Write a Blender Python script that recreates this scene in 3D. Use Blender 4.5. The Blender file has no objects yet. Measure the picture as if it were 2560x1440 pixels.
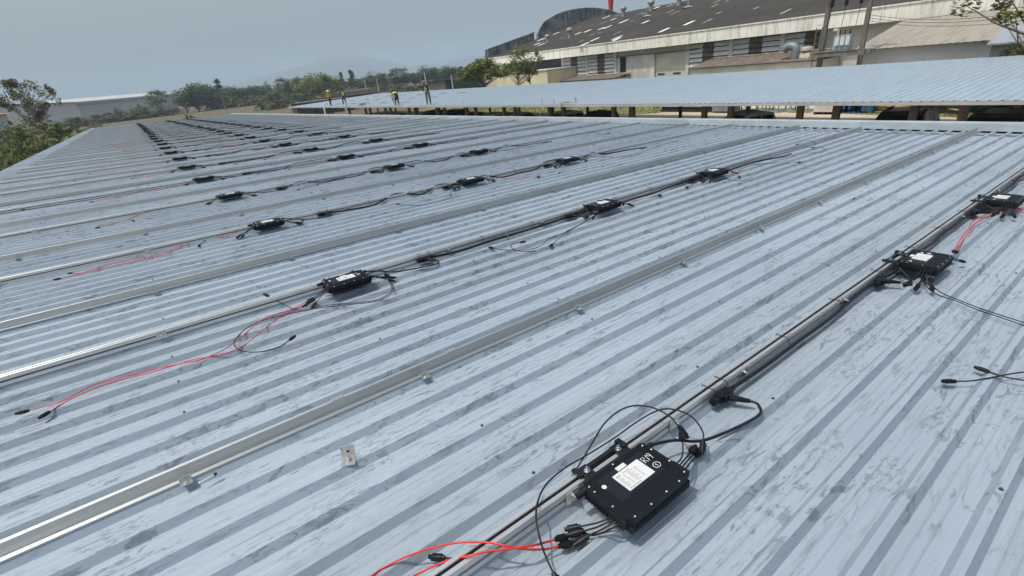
import bpy, bmesh, math, random
from mathutils import Vector, Matrix, noise as mnoise
R = math.radians
rnd = random.Random(7)

# ---------------------------------------------------------------- camera, sky, sun, exposure
CAMZ = 4.7
FOC = 1213.0                                  # focal length for a 2560 pixel wide picture
CAM_R = Matrix(((0.7933591672710016, 0.32368773051779415, -0.5155652090854297),
                (-0.6007878653567388, 0.27976424880486017, -0.7488563987379327),
                (-0.09815891476150389, 0.9038574103269233, 0.416421192123974)))
scene = bpy.context.scene
cam_d = bpy.data.cameras.new('camera')
cam = bpy.data.objects.new('camera', cam_d)
scene.collection.objects.link(cam)
cam.matrix_world = Matrix.Translation((0, 0, CAMZ)) @ CAM_R.to_4x4()
cam_d.sensor_width = 36.0
cam_d.lens = 36.0 * FOC / 2560.0
cam_d.clip_start = 0.05
cam_d.clip_end = 12000
scene.camera = cam

SUN_DIR = Vector((-0.36, 0.10, 0.93)).normalized()
SUN_EL = math.asin(SUN_DIR.z)
SUN_ROT = math.atan2(SUN_DIR.x, SUN_DIR.y)
world = bpy.data.worlds.new('World')
scene.world = world
world.use_nodes = True
wn = world.node_tree.nodes
bg = wn['Background']
sky = wn.new('ShaderNodeTexSky')
sky.sky_type = 'NISHITA'
sky.sun_disc = False
sky.sun_elevation = SUN_EL
sky.sun_rotation = SUN_ROT
sky.altitude = 0
sky.air_density = 1.2
sky.dust_density = 6.0
sky.ozone_density = 1.6
hsv = wn.new('ShaderNodeHueSaturation')                 # haze takes most of the blue out of the sky
hsv.inputs['Saturation'].default_value = .72
world.node_tree.links.new(sky.outputs[0], hsv.inputs['Color'])
world.node_tree.links.new(hsv.outputs[0], bg.inputs[0])
bg.inputs[1].default_value = 0.13
sun_d = bpy.data.lights.new('sun', 'SUN')
sun_d.energy = 3.05
sun_d.angle = R(0.6)
sun_d.color = (1.0, 0.95, 0.87)
sun = bpy.data.objects.new('sun', sun_d)
sun.rotation_euler = SUN_DIR.to_track_quat('Z', 'Y').to_euler()
sun.location = (0, 0, 60)
scene.collection.objects.link(sun)
scene.view_settings.view_transform = 'Standard'
scene.view_settings.look = 'None'
scene.view_settings.exposure = 0.16
scene.view_settings.gamma = 1.0

# ---------------------------------------------------------------- geometry of the place
def pix(x, y):
    return CAM_R @ Vector(((x - 1280) / FOC, -(y - 720) / FOC, -1.0))
CAM = Vector((0, 0, CAMZ))
def hit(x, y, X=None, Y=None, Z=None):
    d = pix(x, y)
    t = X / d.x if X is not None else Y / d.y if Y is not None else (Z - CAMZ) / d.z
    return CAM + d * t
E1 = Vector((0.99957, 0.0, -0.02932)).normalized()
NR = Vector((0.02932, 0.00769, 0.99954)).normalized()
E2 = NR.cross(E1).normalized()
CH = 1.45
RM3 = Matrix((E1, E2, NR)).transposed()
ROOF = Matrix.Translation(CAM - NR * CH) @ RM3.to_4x4()
def rp(x, y, w=0.0):
    d = RM3.transposed() @ pix(x, y)
    t = -(CH - w) / d.z
    return Vector((d.x * t, d.y * t, w))

# ---------------------------------------------------------------- helpers
def link(o):
    scene.collection.objects.link(o)
    return o
class MB:
    def __init__(s):
        s.v = []; s.f = []; s.m = []; s.cur = 0
    def face(s, pts):
        b = len(s.v); s.v += [tuple(p) for p in pts]
        s.f.append(tuple(range(b, b + len(pts)))); s.m.append(s.cur)
    def _add(s, vs, fs):
        b = len(s.v); s.v += [tuple(p) for p in vs]
        for f in fs:
            s.f.append(tuple(b + i for i in f)); s.m.append(s.cur)
    def box(s, x0, x1, y0, y1, z0, z1, M=None):
        vs = [Vector((x, y, z)) for z in (z0, z1) for y in (y0, y1) for x in (x0, x1)]
        if M is not None: vs = [M @ p for p in vs]
        s._add(vs, [(0, 2, 3, 1), (4, 5, 7, 6), (0, 1, 5, 4), (2, 6, 7, 3), (0, 4, 6, 2), (1, 3, 7, 5)])
        return s
    def beam(s, p0, p1, w, h, up=(0, 0, 1)):
        p0 = Vector(p0); p1 = Vector(p1); d = (p1 - p0); L = d.length
        if L < 1e-6: return s
        d /= L; up = Vector(up)
        if abs(d.dot(up)) > .98: up = Vector((1, 0, 0))
        sx = d.cross(up).normalized(); uz = sx.cross(d)
        M = Matrix((d, sx, uz)).transposed().to_4x4(); M.translation = p0
        return s.box(0, L, -w / 2, w / 2, -h / 2, h / 2, M)
    def tube(s, pts, r, n=6, cap=True):
        pts = [Vector(p) for p in pts]; k = len(pts)
        rs = r if isinstance(r, (list, tuple)) else [r] * k
        b = len(s.v); prev = None
        for i, p in enumerate(pts):
            d = (pts[min(i + 1, k - 1)] - pts[max(i - 1, 0)])
            d = d.normalized() if d.length > 1e-9 else Vector((1, 0, 0))
            if prev is None:
                a = Vector((0, 0, 1)) if abs(d.z) < .9 else Vector((1, 0, 0))
                prev = (a - d * a.dot(d)).normalized()
            else:
                q = prev - d * prev.dot(d)
                prev = q.normalized() if q.length > 1e-6 else prev
            o = d.cross(prev)
            for j in range(n):
                t = 2 * math.pi * j / n
                s.v.append(tuple(p + (prev * math.cos(t) + o * math.sin(t)) * rs[i]))
        for i in range(k - 1):
            for j in range(n):
                j2 = (j + 1) % n
                s.f.append((b + i * n + j, b + i * n + j2, b + (i + 1) * n + j2, b + (i + 1) * n + j)); s.m.append(s.cur)
        if cap:
            s.f.append(tuple(b + j for j in range(n))[::-1]); s.m.append(s.cur)
            s.f.append(tuple(b + (k - 1) * n + j for j in range(n))); s.m.append(s.cur)
        return s
    def prism(s, poly, h0, h1, fn=None):
        """poly: 2d outline, extruded between h0 and h1 along the third axis; fn maps (a, b, h) to a point"""
        fn = fn or (lambda a, b, h: (a, b, h)); n = len(poly)
        vs = [fn(a, b, h0) for a, b in poly] + [fn(a, b, h1) for a, b in poly]
        fs = [tuple(range(n))[::-1], tuple(range(n, 2 * n))]
        fs += [(i, (i + 1) % n, n + (i + 1) % n, n + i) for i in range(n)]
        s._add(vs, fs); return s
    def cyl(s, c, r, h, n=12, r2=None):
        c = Vector(c)
        return s.tube([c, c + Vector((0, 0, h))], [r, r if r2 is None else r2], n)
    def lathe(s, c, prof, n=14):
        c = Vector(c); b = len(s.v)
        for r, z in prof:
            for j in range(n):
                t = 2 * math.pi * j / n
                s.v.append((c.x + r * math.cos(t), c.y + r * math.sin(t), c.z + z))
        for i in range(len(prof) - 1):
            for j in range(n):
                j2 = (j + 1) % n
                s.f.append((b + i * n + j, b + i * n + j2, b + (i + 1) * n + j2, b + (i + 1) * n + j)); s.m.append(s.cur)
        return s
    def ball(s, c, rx, ry=None, rz=None, n=10):
        ry = ry or rx; rz = rz or rx; c = Vector(c)
        k = max(4, n // 2); b = len(s.v)
        for i in range(k + 1):
            a = math.pi * i / k - math.pi / 2
            for j in range(n):
                t = 2 * math.pi * j / n
                s.v.append((c.x + rx * math.cos(a) * math.cos(t), c.y + ry * math.cos(a) * math.sin(t), c.z + rz * math.sin(a)))
        for i in range(k):
            for j in range(n):
                j2 = (j + 1) % n
                s.f.append((b + i * n + j, b + i * n + j2, b + (i + 1) * n + j2, b + (i + 1) * n + j)); s.m.append(s.cur)
        return s
    def mesh(s, name, mats, smooth=False):
        me = bpy.data.meshes.new(name)
        me.from_pydata(s.v, [], s.f)
        mats = mats if isinstance(mats, (list, tuple)) else [mats]
        for m in mats: me.materials.append(m)
        if any(s.m): me.polygons.foreach_set('material_index', s.m)
        if smooth: me.polygons.foreach_set('use_smooth', [True] * len(s.f))
        me.update()
        return me
    def build(s, name, mats, parent=None, smooth=False):
        return put(name, s.mesh(name, mats, smooth), parent)
def put(name, me, parent=None):
    o = bpy.data.objects.new(name, me); link(o)
    if parent is not None: o.parent = parent
    return o
def tag(o, label=None, cat=None, group=None, kind=None):
    if label: o['label'] = label
    if cat: o['category'] = cat
    if group: o['group'] = group
    if kind: o['kind'] = kind
    return o
def thing(name, label, cat, M=None, group=None):
    o = bpy.data.objects.new(name, None); link(o)
    o.empty_display_size = .1
    if M is not None:
        o.matrix_world = M if isinstance(M, Matrix) else Matrix.Translation(Vector(M))
    return tag(o, label, cat, group)
def at_rot(loc, rz=0.0): return Matrix.Translation(Vector(loc)) @ Matrix.Rotation(rz, 4, 'Z')
def on_roof(u, v, w=0.0, rz=0.0): return ROOF @ Matrix.Translation((u, v, w)) @ Matrix.Rotation(rz, 4, 'Z')
def smooth_pts(pts, sub=6):
    P = [Vector(p) for p in pts]
    if len(P) < 3: return P
    out = []
    for i in range(len(P) - 1):
        p0 = P[max(i - 1, 0)]; p1 = P[i]; p2 = P[i + 1]; p3 = P[min(i + 2, len(P) - 1)]
        for k in range(sub):
            t = k / sub
            out.append(.5 * ((2 * p1) + (p2 - p0) * t + (2 * p0 - 5 * p1 + 4 * p2 - p3) * t * t + (3 * p1 - p0 - 3 * p2 + p3) * t ** 3))
    out.append(P[-1]); return out
ORD = ['first', 'second', 'third', 'fourth', 'fifth', 'sixth', 'seventh', 'eighth', 'ninth', 'tenth', 'eleventh', 'twelfth',
       'thirteenth', 'fourteenth', 'fifteenth', 'sixteenth', 'seventeenth', 'eighteenth', 'nineteenth', 'twentieth', 'twenty-first',
       'twenty-second', 'twenty-third', 'twenty-fourth', 'twenty-fifth', 'twenty-sixth', 'twenty-seventh', 'twenty-eighth', 'twenty-ninth', 'thirtieth']

# ---------------------------------------------------------------- materials
def mat(name, col, rough=.6, metal=0.0, var=0.0, vscale=(3, 3, 3), col2=None, lo=.4, hi=.6, spec=None, detail=4):
    m = bpy.data.materials.new(name); m.use_nodes = True
    nt = m.node_tree; b = nt.nodes['Principled BSDF']
    b.inputs['Roughness'].default_value = rough; b.inputs['Metallic'].default_value = metal
    b.inputs['Base Color'].default_value = (*col, 1)
    if spec is not None: b.inputs['Specular IOR Level'].default_value = spec
    if var or col2:
        tc = nt.nodes.new('ShaderNodeTexCoord'); mp = nt.nodes.new('ShaderNodeMapping')
        mp.inputs['Scale'].default_value = vscale
        nz = nt.nodes.new('ShaderNodeTexNoise'); nz.inputs['Scale'].default_value = 1.0; nz.inputs['Detail'].default_value = detail
        nz.inputs['Roughness'].default_value = .62
        rp_ = nt.nodes.new('ShaderNodeValToRGB')
        c2 = col2 or tuple(max(0, c * (1 - var)) for c in col)
        c1 = col if col2 else tuple(min(1, c * (1 + var)) for c in col)
        rp_.color_ramp.elements[0].position = lo; rp_.color_ramp.elements[1].position = hi
        rp_.color_ramp.elements[0].color = (*c2, 1); rp_.color_ramp.elements[1].color = (*c1, 1)
        L = nt.links.new
        L(tc.outputs['Object'], mp.inputs[0]); L(mp.outputs[0], nz.inputs[0]); L(nz.outputs['Fac'], rp_.inputs[0])
        L(rp_.outputs[0], b.inputs['Base Color'])
    return m
class NT:
    """small helper for longer node graphs"""
    def __init__(s, m):
        s.nt = m.node_tree; s.b = s.nt.nodes['Principled BSDF']
        s.tc = s.nt.nodes.new('ShaderNodeTexCoord')
    def L(s, a, b): s.nt.links.new(a, b)
    def map(s, scale, loc=(0, 0, 0), rot=(0, 0, 0)):
        mp = s.nt.nodes.new('ShaderNodeMapping'); mp.inputs['Scale'].default_value = scale
        mp.inputs['Location'].default_value = loc; mp.inputs['Rotation'].default_value = rot
        s.L(s.tc.outputs['Object'], mp.inputs[0]); return mp.outputs[0]
    def noise(s, scale, detail=4, rough=.6, loc=(0, 0, 0), rot=(0, 0, 0), dist=0.0):
        n = s.nt.nodes.new('ShaderNodeTexNoise'); n.inputs['Scale'].default_value = 1
        n.inputs['Detail'].default_value = detail; n.inputs['Roughness'].default_value = rough
        n.inputs['Distortion'].default_value = dist
        s.L(s.map(scale, loc, rot), n.inputs[0]); return n.outputs['Fac']
    def ramp(s, f, a, b, v0=0.0, v1=1.0):
        n = s.nt.nodes.new('ShaderNodeMapRange'); n.inputs[1].default_value = a; n.inputs[2].default_value = b
        n.inputs[3].default_value = v0; n.inputs[4].default_value = v1
        s.L(f, n.inputs[0]); return n.outputs[0]
    def math(s, op, a, b):
        n = s.nt.nodes.new('ShaderNodeMath'); n.operation = op
        for i, x in enumerate((a, b)):
            if isinstance(x, (int, float)): n.inputs[i].default_value = x
            else: s.L(x, n.inputs[i])
        return n.outputs[0]
    def mix(s, f, c1, c2, mode='MIX'):
        n = s.nt.nodes.new('ShaderNodeMix'); n.data_type = 'RGBA'; n.blend_type = mode
        for i, x in ((0, f), (6, c1), (7, c2)):
            if isinstance(x, (int, float)): n.inputs[i].default_value = x
            elif isinstance(x, tuple): n.inputs[i].default_value = (*x, 1)
            else: s.L(x, n.inputs[i])
        return n.outputs[2]
def roof_material():
    m = bpy.data.materials.new('coated_steel_sheet'); m.use_nodes = True
    g = NT(m)
    base = g.mix(g.ramp(g.noise((.35, .8, 1), 3), .35, .65), (.242, .302, .358), (.290, .352, .410))
    st = g.ramp(g.noise((.9, 34, 4), 5, .7), .3, .7, .92, 1.05)                      # dust drawn out along the ribs
    cst = g.nt.nodes.new('ShaderNodeCombineColor')
    for i in range(3): g.L(st, cst.inputs[i])
    base = g.mix(1.0, base, cst.outputs[0], 'MULTIPLY')
    area = g.ramp(g.noise((.9, 1.3, 1), 3, .6, (3, 1, 0)), .38, .56)
    sc1 = g.math('MULTIPLY', g.ramp(g.noise((4, 40, 10), 5, .78, (7, 2, 0), (0, 0, .10)), .555, .585), area)   # scuffs
    sc2 = g.math('MULTIPLY', g.ramp(g.noise((7, 26, 10), 4, .62, (1, 9, 0), (0, 0, -.2), .9), .575, .60),
                 g.ramp(g.noise((1.6, 2.4, 1), 2, .5, (5, 5, 0)), .44, .56))          # shoe marks
    def scribble(scale, loc, rot, wid, dist):
        n = g.noise(scale, 2, .5, loc, rot, dist)
        return g.ramp(g.math('ABSOLUTE', g.math('SUBTRACT', n, .5), 0), wid, wid * .35)
    m2 = g.ramp(g.noise((1.5, 2.1, 1), 3, .6, (2, 8, 0)), .52, .60)
    sc3 = g.math('MULTIPLY', scribble((5, 22, 8), (0, 4, 0), (0, 0, .15), .018, .8), m2)   # dragged lines
    sc4 = g.ramp(g.noise((1.6, 70, 10), 2, .5, (0, 9, 0), (0, 0, .25), .3), .69, .71)
    d = g.math('MAXIMUM', g.math('MULTIPLY', sc1, .50), g.math('MULTIPLY', sc2, .66))
    d = g.math('MAXIMUM', d, g.math('MULTIPLY', sc3, .60))
    d = g.math('MAXIMUM', d, g.math('MULTIPLY', sc4, .40))
    vo = g.nt.nodes.new('ShaderNodeTexVoronoi'); vo.voronoi_dimensions = '2D'; vo.inputs['Scale'].default_value = 1; vo.inputs['Randomness'].default_value = 1
    g.L(g.map((1.9, 4.6, 1), (0, 0, 0), (0, 0, .25)), vo.inputs['Vector'])
    sep = g.nt.nodes.new('ShaderNodeSeparateColor'); g.L(vo.outputs['Color'], sep.inputs[0])
    sole = g.math('MULTIPLY', g.ramp(vo.outputs['Distance'], .27, .23), g.ramp(sep.outputs[0], .68, .70))
    tread = g.math('MULTIPLY', sole, g.ramp(g.noise((26, 60, 10), 3, .6, (0, 0, 0), (0, 0, .6)), .52, .56))   # prints of shoe soles
    d = g.math('MAXIMUM', d, g.math('MULTIPLY', tread, .50))
    d = g.math('MULTIPLY', d, g.ramp(g.noise((30, 30, 30), 2, .5), .3, .6, .55, 1.0))
    base = g.mix(d, base, (.085, .108, .130))
    pale = g.math('MULTIPLY', g.ramp(g.noise((4, 40, 10), 4, .7, (2, 7, 0)), .62, .68), .14)
    base = g.mix(pale, base, (.40, .46, .50))
    rust = g.math('MULTIPLY', g.ramp(g.noise((.5, 9, 1), 4, .7, (9, 0, 0)), .62, .72), .25)
    base = g.mix(rust, base, (.27, .265, .205))
    sx = g.nt.nodes.new('ShaderNodeSeparateXYZ'); g.L(g.tc.outputs['Object'], sx.inputs[0])
    shn = g.nt.nodes.new('ShaderNodeTexWhiteNoise'); shn.noise_dimensions = '1D'
    g.L(g.math('FLOOR', g.math('DIVIDE', sx.outputs[1], .72), 0), shn.inputs['W'])           # every sheet its own shade
    tone = g.ramp(shn.outputs['Value'], 0, 1, .93, 1.06); ct = g.nt.nodes.new('ShaderNodeCombineColor')
    for i in range(3): g.L(tone, ct.inputs[i])
    base = g.mix(1.0, base, ct.outputs[0], 'MULTIPLY')
    g.L(base, g.b.inputs['Base Color'])
    g.b.inputs['Metallic'].default_value = .08; g.b.inputs['Specular IOR Level'].default_value = .32
    g.L(g.ramp(d, 0, .6, .56, .7), g.b.inputs['Roughness'])
    return m
M_roof = roof_material()
M_roof2 = mat('pale_blue_sheet', (.265, .335, .395), .5, .08, .06, (.8, 6, 1))
M_flash = mat('galvanised_flashing', (.50, .56, .58), .38, .5, .10, (.5, 1.5, 4))
M_alu = mat('mill_aluminium', (.76, .77, .75), .46, .8, .06, (2, 60, 60))
M_galv = mat('galvanised_channel', (.56, .585, .575), .50, .8, .06, (1, 30, 30))
def brushed(m, k=.92):
    """drawn metal: the gloss spreads across the drawing direction (the local x axis)"""
    nt = m.node_tree; b = nt.nodes['Principled BSDF']; t = nt.nodes.new('ShaderNodeTangent'); t.direction_type = 'RADIAL'; t.axis = 'X'
    b.inputs['Anisotropic'].default_value = k; nt.links.new(t.outputs[0], b.inputs['Tangent'])
brushed(M_alu); brushed(M_galv)
M_clip = mat('steel_clip', (.60, .60, .57), .33, .9, .10, (20, 20, 20))
M_bolt = mat('stainless_bolt', (.75, .75, .74), .22, 1.0)
M_black = mat('black_anodised', (.007, .010, .014), .5, 0, .15, (30, 30, 30), spec=.28)
M_blackp = mat('black_plastic', (.006, .007, .009), .45, 0, .2, (40, 40, 40), spec=.22)
M_cable = mat('black_cable_sheath', (.011, .011, .013), .5, 0, .2, (8, 8, 8), spec=.3)
M_red = mat('red_cable_sheath', (.52, .022, .020), .42, 0, .15, (8, 8, 8))
M_label = mat('white_label', (.52, .535, .54), .55, 0, .02, (60, 60, 60))
M_print = mat('grey_print', (.24, .25, .26), .6)
M_ink = mat('white_marker', (.75, .76, .77), .6)
M_tie = mat('black_nylon_tie', (.012, .012, .012), .4)
M_green = mat('green_tie', (.02, .22, .10), .5)
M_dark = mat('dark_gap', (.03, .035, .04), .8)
M_slot_shade = mat('rail_slot_shade', (.12, .12, .115), .6, .4)
M_rust = mat('brown_primer_steel', (.075, .055, .042), .7, 0, .35, (2, 2, 2))
M_gutter = mat('grey_eave_trim', (.42, .42, .40), .5, .3, .10, (1, .4, 2))
# ================================================================ the near building and its ribbed roof
U0, U1, V0, V1 = -3.74, 11.45, -4.0, 78.0
PITCH = .187
PH = -.085
def rib_profile(v0, v1, fine_to=14.0):
    pts = []; k0 = int(math.floor(v0 / PITCH)); k1 = int(math.ceil(v1 / PITCH))
    for k in range(k0, k1):
        b = k * PITCH + PH
        pts.append((b, 0))
        if b < fine_to:
            pts += [(b + .036, 0), (b + .041, .0028), (b + .046, 0), (b + .070, 0), (b + .075, .0028), (b + .080, 0)]
        pts += [(b + .108, 0), (b + .128, .033), (b + .153, .033), (b + .174, 0)]
    return pts
near = thing('long_building', 'long low building under the ribbed pale blue metal roof in the foreground', 'building', ROOF)
prof = rib_profile(V0, V1)
mb = MB()
n = len(prof)
us = [U0, -1.0, 1.5, 4.0, 6.5, 9.0, U1]
for u in us: mb.v += [(u, v, w) for v, w in prof]
for a in range(len(us) - 1):
    for i in range(n - 1):
        mb.f.append((a * n + i, (a + 1) * n + i, (a + 1) * n + i + 1, a * n + i + 1)); mb.m.append(0)
sheet = mb.build('roof_sheet', M_roof, near)
mb = MB()                                                      # hexagonal sheet screws on the rib tops
PUR = [-3.2, -1.45, -.25, .85, 1.98, 3.1, 4.25, 5.4, 6.55, 7.7, 8.85, 9.95, 10.7]
rs = random.Random(3)
for k in range(int(-1 / PITCH), int(34 / PITCH)):
    if k % 2: continue
    for u in PUR:
        if rs.random() < .45: continue
        c = (u + rs.uniform(-.05, .05), k * PITCH + PH + .141, .033)
        mb.cyl(c, .0075, .002, 8); mb.cyl((c[0], c[1], .0348), .0045, .005, 6)
sc = mb.build('roof_screw', mat('weathered_screw', (.10, .105, .11), .5, .6), near); tag(sc, kind='stuff')
mb = MB(); zp_ = []                                            # turned-up pan ends just before the flashing: one scalloped strip, coloured darker than the sheet
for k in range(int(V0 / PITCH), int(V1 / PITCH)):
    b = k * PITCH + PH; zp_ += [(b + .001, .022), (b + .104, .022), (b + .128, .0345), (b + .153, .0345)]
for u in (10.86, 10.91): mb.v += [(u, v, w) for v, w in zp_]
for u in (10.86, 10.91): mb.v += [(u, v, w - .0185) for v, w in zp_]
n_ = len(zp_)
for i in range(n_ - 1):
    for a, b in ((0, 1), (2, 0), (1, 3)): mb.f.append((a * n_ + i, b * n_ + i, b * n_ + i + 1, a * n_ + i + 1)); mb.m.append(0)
mb.build('pan_end_strip', mat('dark_blue_grey_strip', (.16, .19, .23), .6), near)
mb = MB()
mb.box(11.20, 11.204, V0, V1, .032, .150)
mb.box(11.204, 11.50, V0, V1, .146, .150)
mb.box(11.496, 11.50, V0, V1, -.25, .146)
for k in range(-1, 27):
    mb.box(11.196, 11.1985, 3.0 * k + .4, 3.0 * k + .46, .034, .148)
mb.build('eave_flashing', M_flash, near)
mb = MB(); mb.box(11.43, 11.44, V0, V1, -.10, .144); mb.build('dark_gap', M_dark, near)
mb = MB()
mb.box(U0 - .03, U0 + .0, V0, V1, -.16, .006)
mb.box(U0 - .03, 11.5, V1, V1 + .03, -.16, .03)
mb.build('edge_trim', M_flash, near)
M_wallplain = mat('grey_render_wall', (.40, .39, .36), .8, 0, .15, (1, 1, 1))
mb = MB(); mb.box(U0 + .35, 11.2, V0 + .2, V0 + .4, -3.1, -.18); mb.box(U0 + .35, 11.2, V1 - .6, V1 - .4, -3.1, -.18)
mb.box(U0 + .35, U0 + .55, V0 + .4, V1 - .6, -3.1, -.18); mb.box(11.0, 11.2, V0 + .4, V1 - .6, -3.1, -.18)
mb.build('wall', M_wallplain, near)

# ================================================================ rails
ROWV = [.98, 3.78, 6.42, 9.06, 11.8, 14.65]
while ROWV[-1] < 74: ROWV.append(ROWV[-1] + 2.83)
PLAINV = [v + 1.15 for v in ROWV]
def rail_span(v):
    return (-3.0 if v > 6 else -3.3), 11.1
def rail_body(L, M=None):
    mb = MB()
    mb.box(0, L, 0, .045, .034, .046)
    mb.box(0, L, .010, .039, .046, .070)
    mb.box(0, L, 0, .010, .046, .054); mb.box(0, L, 0, .010, .066, .090)
    mb.box(0, L, .039, .045, .046, .090)
    mb.box(0, L, .010, .0155, .084, .090); mb.box(0, L, .0300, .039, .084, .090)
    mb.cur = 1
    mb.box(0, L, .0100, .0390, .0702, .0712); mb.box(0, L, .0088, .0098, .0542, .0658)  # dark strips put the shade inside the slots into the colour
    mb.v = [(x, y - .0225, z - .07) for x, y, z in mb.v]
    return mb.mesh('inverter_rail', [M_alu, M_slot_shade])
def channel_body(L):
    mb = MB()
    mb.box(0, L, 0, .003, .033, .090)
    mb.box(0, L, .003, .017, .087, .090); mb.box(0, L, .014, .017, .079, .087)
    mb.box(0, L, -.030, 0, .033, .036)
    mb.box(0, L, -.033, -.030, .033, .041)
    mb.v = [(x, y - .018, z - .07) for x, y, z in mb.v]
    return mb.mesh('panel_rail', M_galv)
def foot_mesh():
    mb = MB()
    mb.box(-.03, .03, -.006, -.0015, .0325, .088); mb.box(-.03, .03, -.0015, .05, .0325, .0338)
    mb.cur = 1
    mb.tube([(0, -.006, .068), (0, -.013, .068)], .0105, 6); mb.tube([(0, -.012, .068), (0, -.024, .068)], .0045, 8)
    return mb.mesh('l_foot', [M_clip, M_bolt])
def clip_mesh():
    mb = MB()
    mb.box(-.022, .022, -.066, -.034, .0385, .042); mb.box(-.022, .022, -.038, -.034, .042, .064)
    mb.cur = 1; mb.cyl((0, -.055, .042), .010, .003, 12); mb.cyl((0, -.055, .045), .0085, .007, 6)
    return mb.mesh('base_clip', [M_clip, M_bolt])
ME_foot = foot_mesh(); ME_clip = clip_mesh()
ME_rail = rail_body(14.2); ME_chan = channel_body(14.22)
tie_mb = MB()
tie_mb.tube([(0, -.024, .03), (0, -.026, .06), (0, -.006, .0935), (0, .05, .0935), (0, .053, .06)], .0022, 5)
tie_mb.tube([(0, .0, .0935), (.006, -.006, .108), (.018, -.012, .116)], .0016, 4)
ME_tie = tie_mb.mesh('cable_tie', M_tie)
for k, v in enumerate(ROWV):
    u0 = -3.06 + rnd.uniform(-.05, .05)
    t = thing('inverter_rail', 'slotted aluminium rail carrying black boxes and trunk cable, %s such rail back from the camera' % ORD[k], 'rail',
              on_roof(u0, v), 'aluminium rails carrying the inverters')
    put('rail_profile', ME_rail, t).location = (0, .0225, .07)
    if k < 9:
        for u in PUR[1:-1]:
            o = put('l_foot', ME_foot, t); o.location = (u - u0 + (.0 if k else .02), 0, 0)
    if k == 0:
        o = put('l_foot', ME_foot, t); o.location = (1.46 - u0, 0, 0)
for k, v in enumerate(PLAINV):
    if v > 76: continue
    u0 = -3.08 + rnd.uniform(-.05, .05)
    t = thing('panel_rail', 'bare grey galvanised channel rail without boxes, %s such rail back from the camera' % ORD[k], 'rail',
              on_roof(u0, v), 'bare galvanised channel rails')
    put('rail_profile', ME_chan, t).location = (0, .018, .07)
    if k < 8:
        for u in PUR[1:-1]:
            o = put('base_clip', ME_clip, t); o.location = (u - u0, 0, 0)
    if k == 0:
        mb = MB(); mb.box(0, .06, .0, .024, .0902, .0935); o = mb.build('splice_cap', M_clip, t); o.location = (.38 - u0, 0, 0)
        o = put('splice_cap', o.data, t); o.location = (1.02 - u0, 0, 0)

# ================================================================ micro-inverters
def housing_mesh():
    mb = MB()
    ol = [(-.165, -.055), (-.145, -.032), (.145, -.032), (.165, -.055), (.165, -.225), (.140, -.252), (-.140, -.252), (-.165, -.225)]
    mb.prism(ol, .100, .124)
    inner = [(x * .985, -.142 + (y + .142) * .98) for x, y in ol]
    mb.prism(inner, .124, .1265)
    for i in range(44):                                        # shallow ridges of the lid, clear of the label field
        y = -.243 + i * .00475
        if y > -.038: break
        for x0, x1 in ([(-.158, .158)] if y < -.178 or y > -.058 else [(-.158, -.118), (.112, .158)]):
            mb.box(x0, x1, y, y + .0022, .1265, .1282)
    for i in range(31):                                        # cooling fins below, their ends showing at the edges
        x = -.150 + i * .01
        mb.box(x - .0022, x + .0022, -.2545, -.05, .070, .1005)
    for i in range(18):
        y = -.226 + i * .01
        mb.box(-.1675, -.150, y - .0022, y + .0022, .076, .1005); mb.box(.150, .1675, y - .0022, y + .0022, .076, .1005)
    mb.box(-.172, -.160, -.238, -.170, .094, .121); mb.box(.160, .172, -.238, -.170, .094, .121)
    mb.tube([(-.165, -.05, .108), (-.20, -.05, .106)], .012, 10); mb.tube([(.165, -.055, .108), (.195, -.055, .106)], .011, 10)
    return mb.mesh('housing', M_black)
def bracket_mesh():
    mb = MB()
    mb.box(-.115, -.062, -.034, .050, .0905, .0975); mb.box(.068, .125, -.034, .050, .0905, .0975)
    mb.box(-.062, .068, .026, .044, .0905, .099); mb.box(-.062, .068, -.036, -.012, .0905, .0975)
    mb.box(-.125, -.108, .010, .058, .0905, .104); mb.box(.108, .132, .010, .058, .0905, .104)
    mb.box(-.112, .120, -.062, -.030, .096, .1165)
    return mb.mesh('mounting_bracket', M_black)
def bolt_mesh():
    mb = MB(); mb.cyl((0, 0, 0), .012, .0025, 12); mb.cyl((0, 0, .0025), .0085, .008, 6); mb.cyl((0, 0, .0105), .005, .008, 8)
    return mb.mesh('bolt', M_bolt)
def screw_mesh():
    mb = MB()
    for x, y in ((-.150, -.060), (-.152, -.088), (-.152, -.170), (-.128, -.243), (-.05, -.246), (.03, -.246), (.10, -.246), (.148, -.232), (.155, -.165), (.153, -.085), (.145, -.05), (-.01, -.042)):
        mb.lathe((x, y, .1262), [(.0042, 0), (.0042, .0022), (.0025, .0036), (.0001, .004)], 8)
    return mb.mesh('lid_screw', M_bolt)
def label_mesh(fine):
    mb = MB()
    mb.box(-.060, .072, -.166, -.083, .1266, .1292)
    mb.cur = 1
    if fine:
        rr = random.Random(5)
        for i in range(9):
            y = -.150 + i * .0066
            if i == 8: mb.box(-.052, -.030, y, y + .0045, .1293, .1296); mb.box(-.020, .015, y + .001, y + .0035, .1293, .1296); continue
            x = -.053
            for w_ in (.022, .012, .03, .012):
                w2 = w_ * rr.uniform(.5, 1.0); mb.box(x, x + w2, y, y + .0022, .1293, .1296); x += w_ + .006
        for i in range(6): mb.box(-.050 + i * .0095, -.044 + i * .0095, -.1625, -.1565, .1293, .1296)
    return mb.mesh('rating_label', [M_label, M_print])
ME_house = housing_mesh(); ME_brack = bracket_mesh(); ME_bolt = bolt_mesh(); ME_screw = screw_mesh()
ME_label = label_mesh(True)
mb = MB(); mb.box(-.022, .022, -.079, -.061, .1266, .1288); ME_stick = mb.mesh('small_sticker', M_label)
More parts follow.
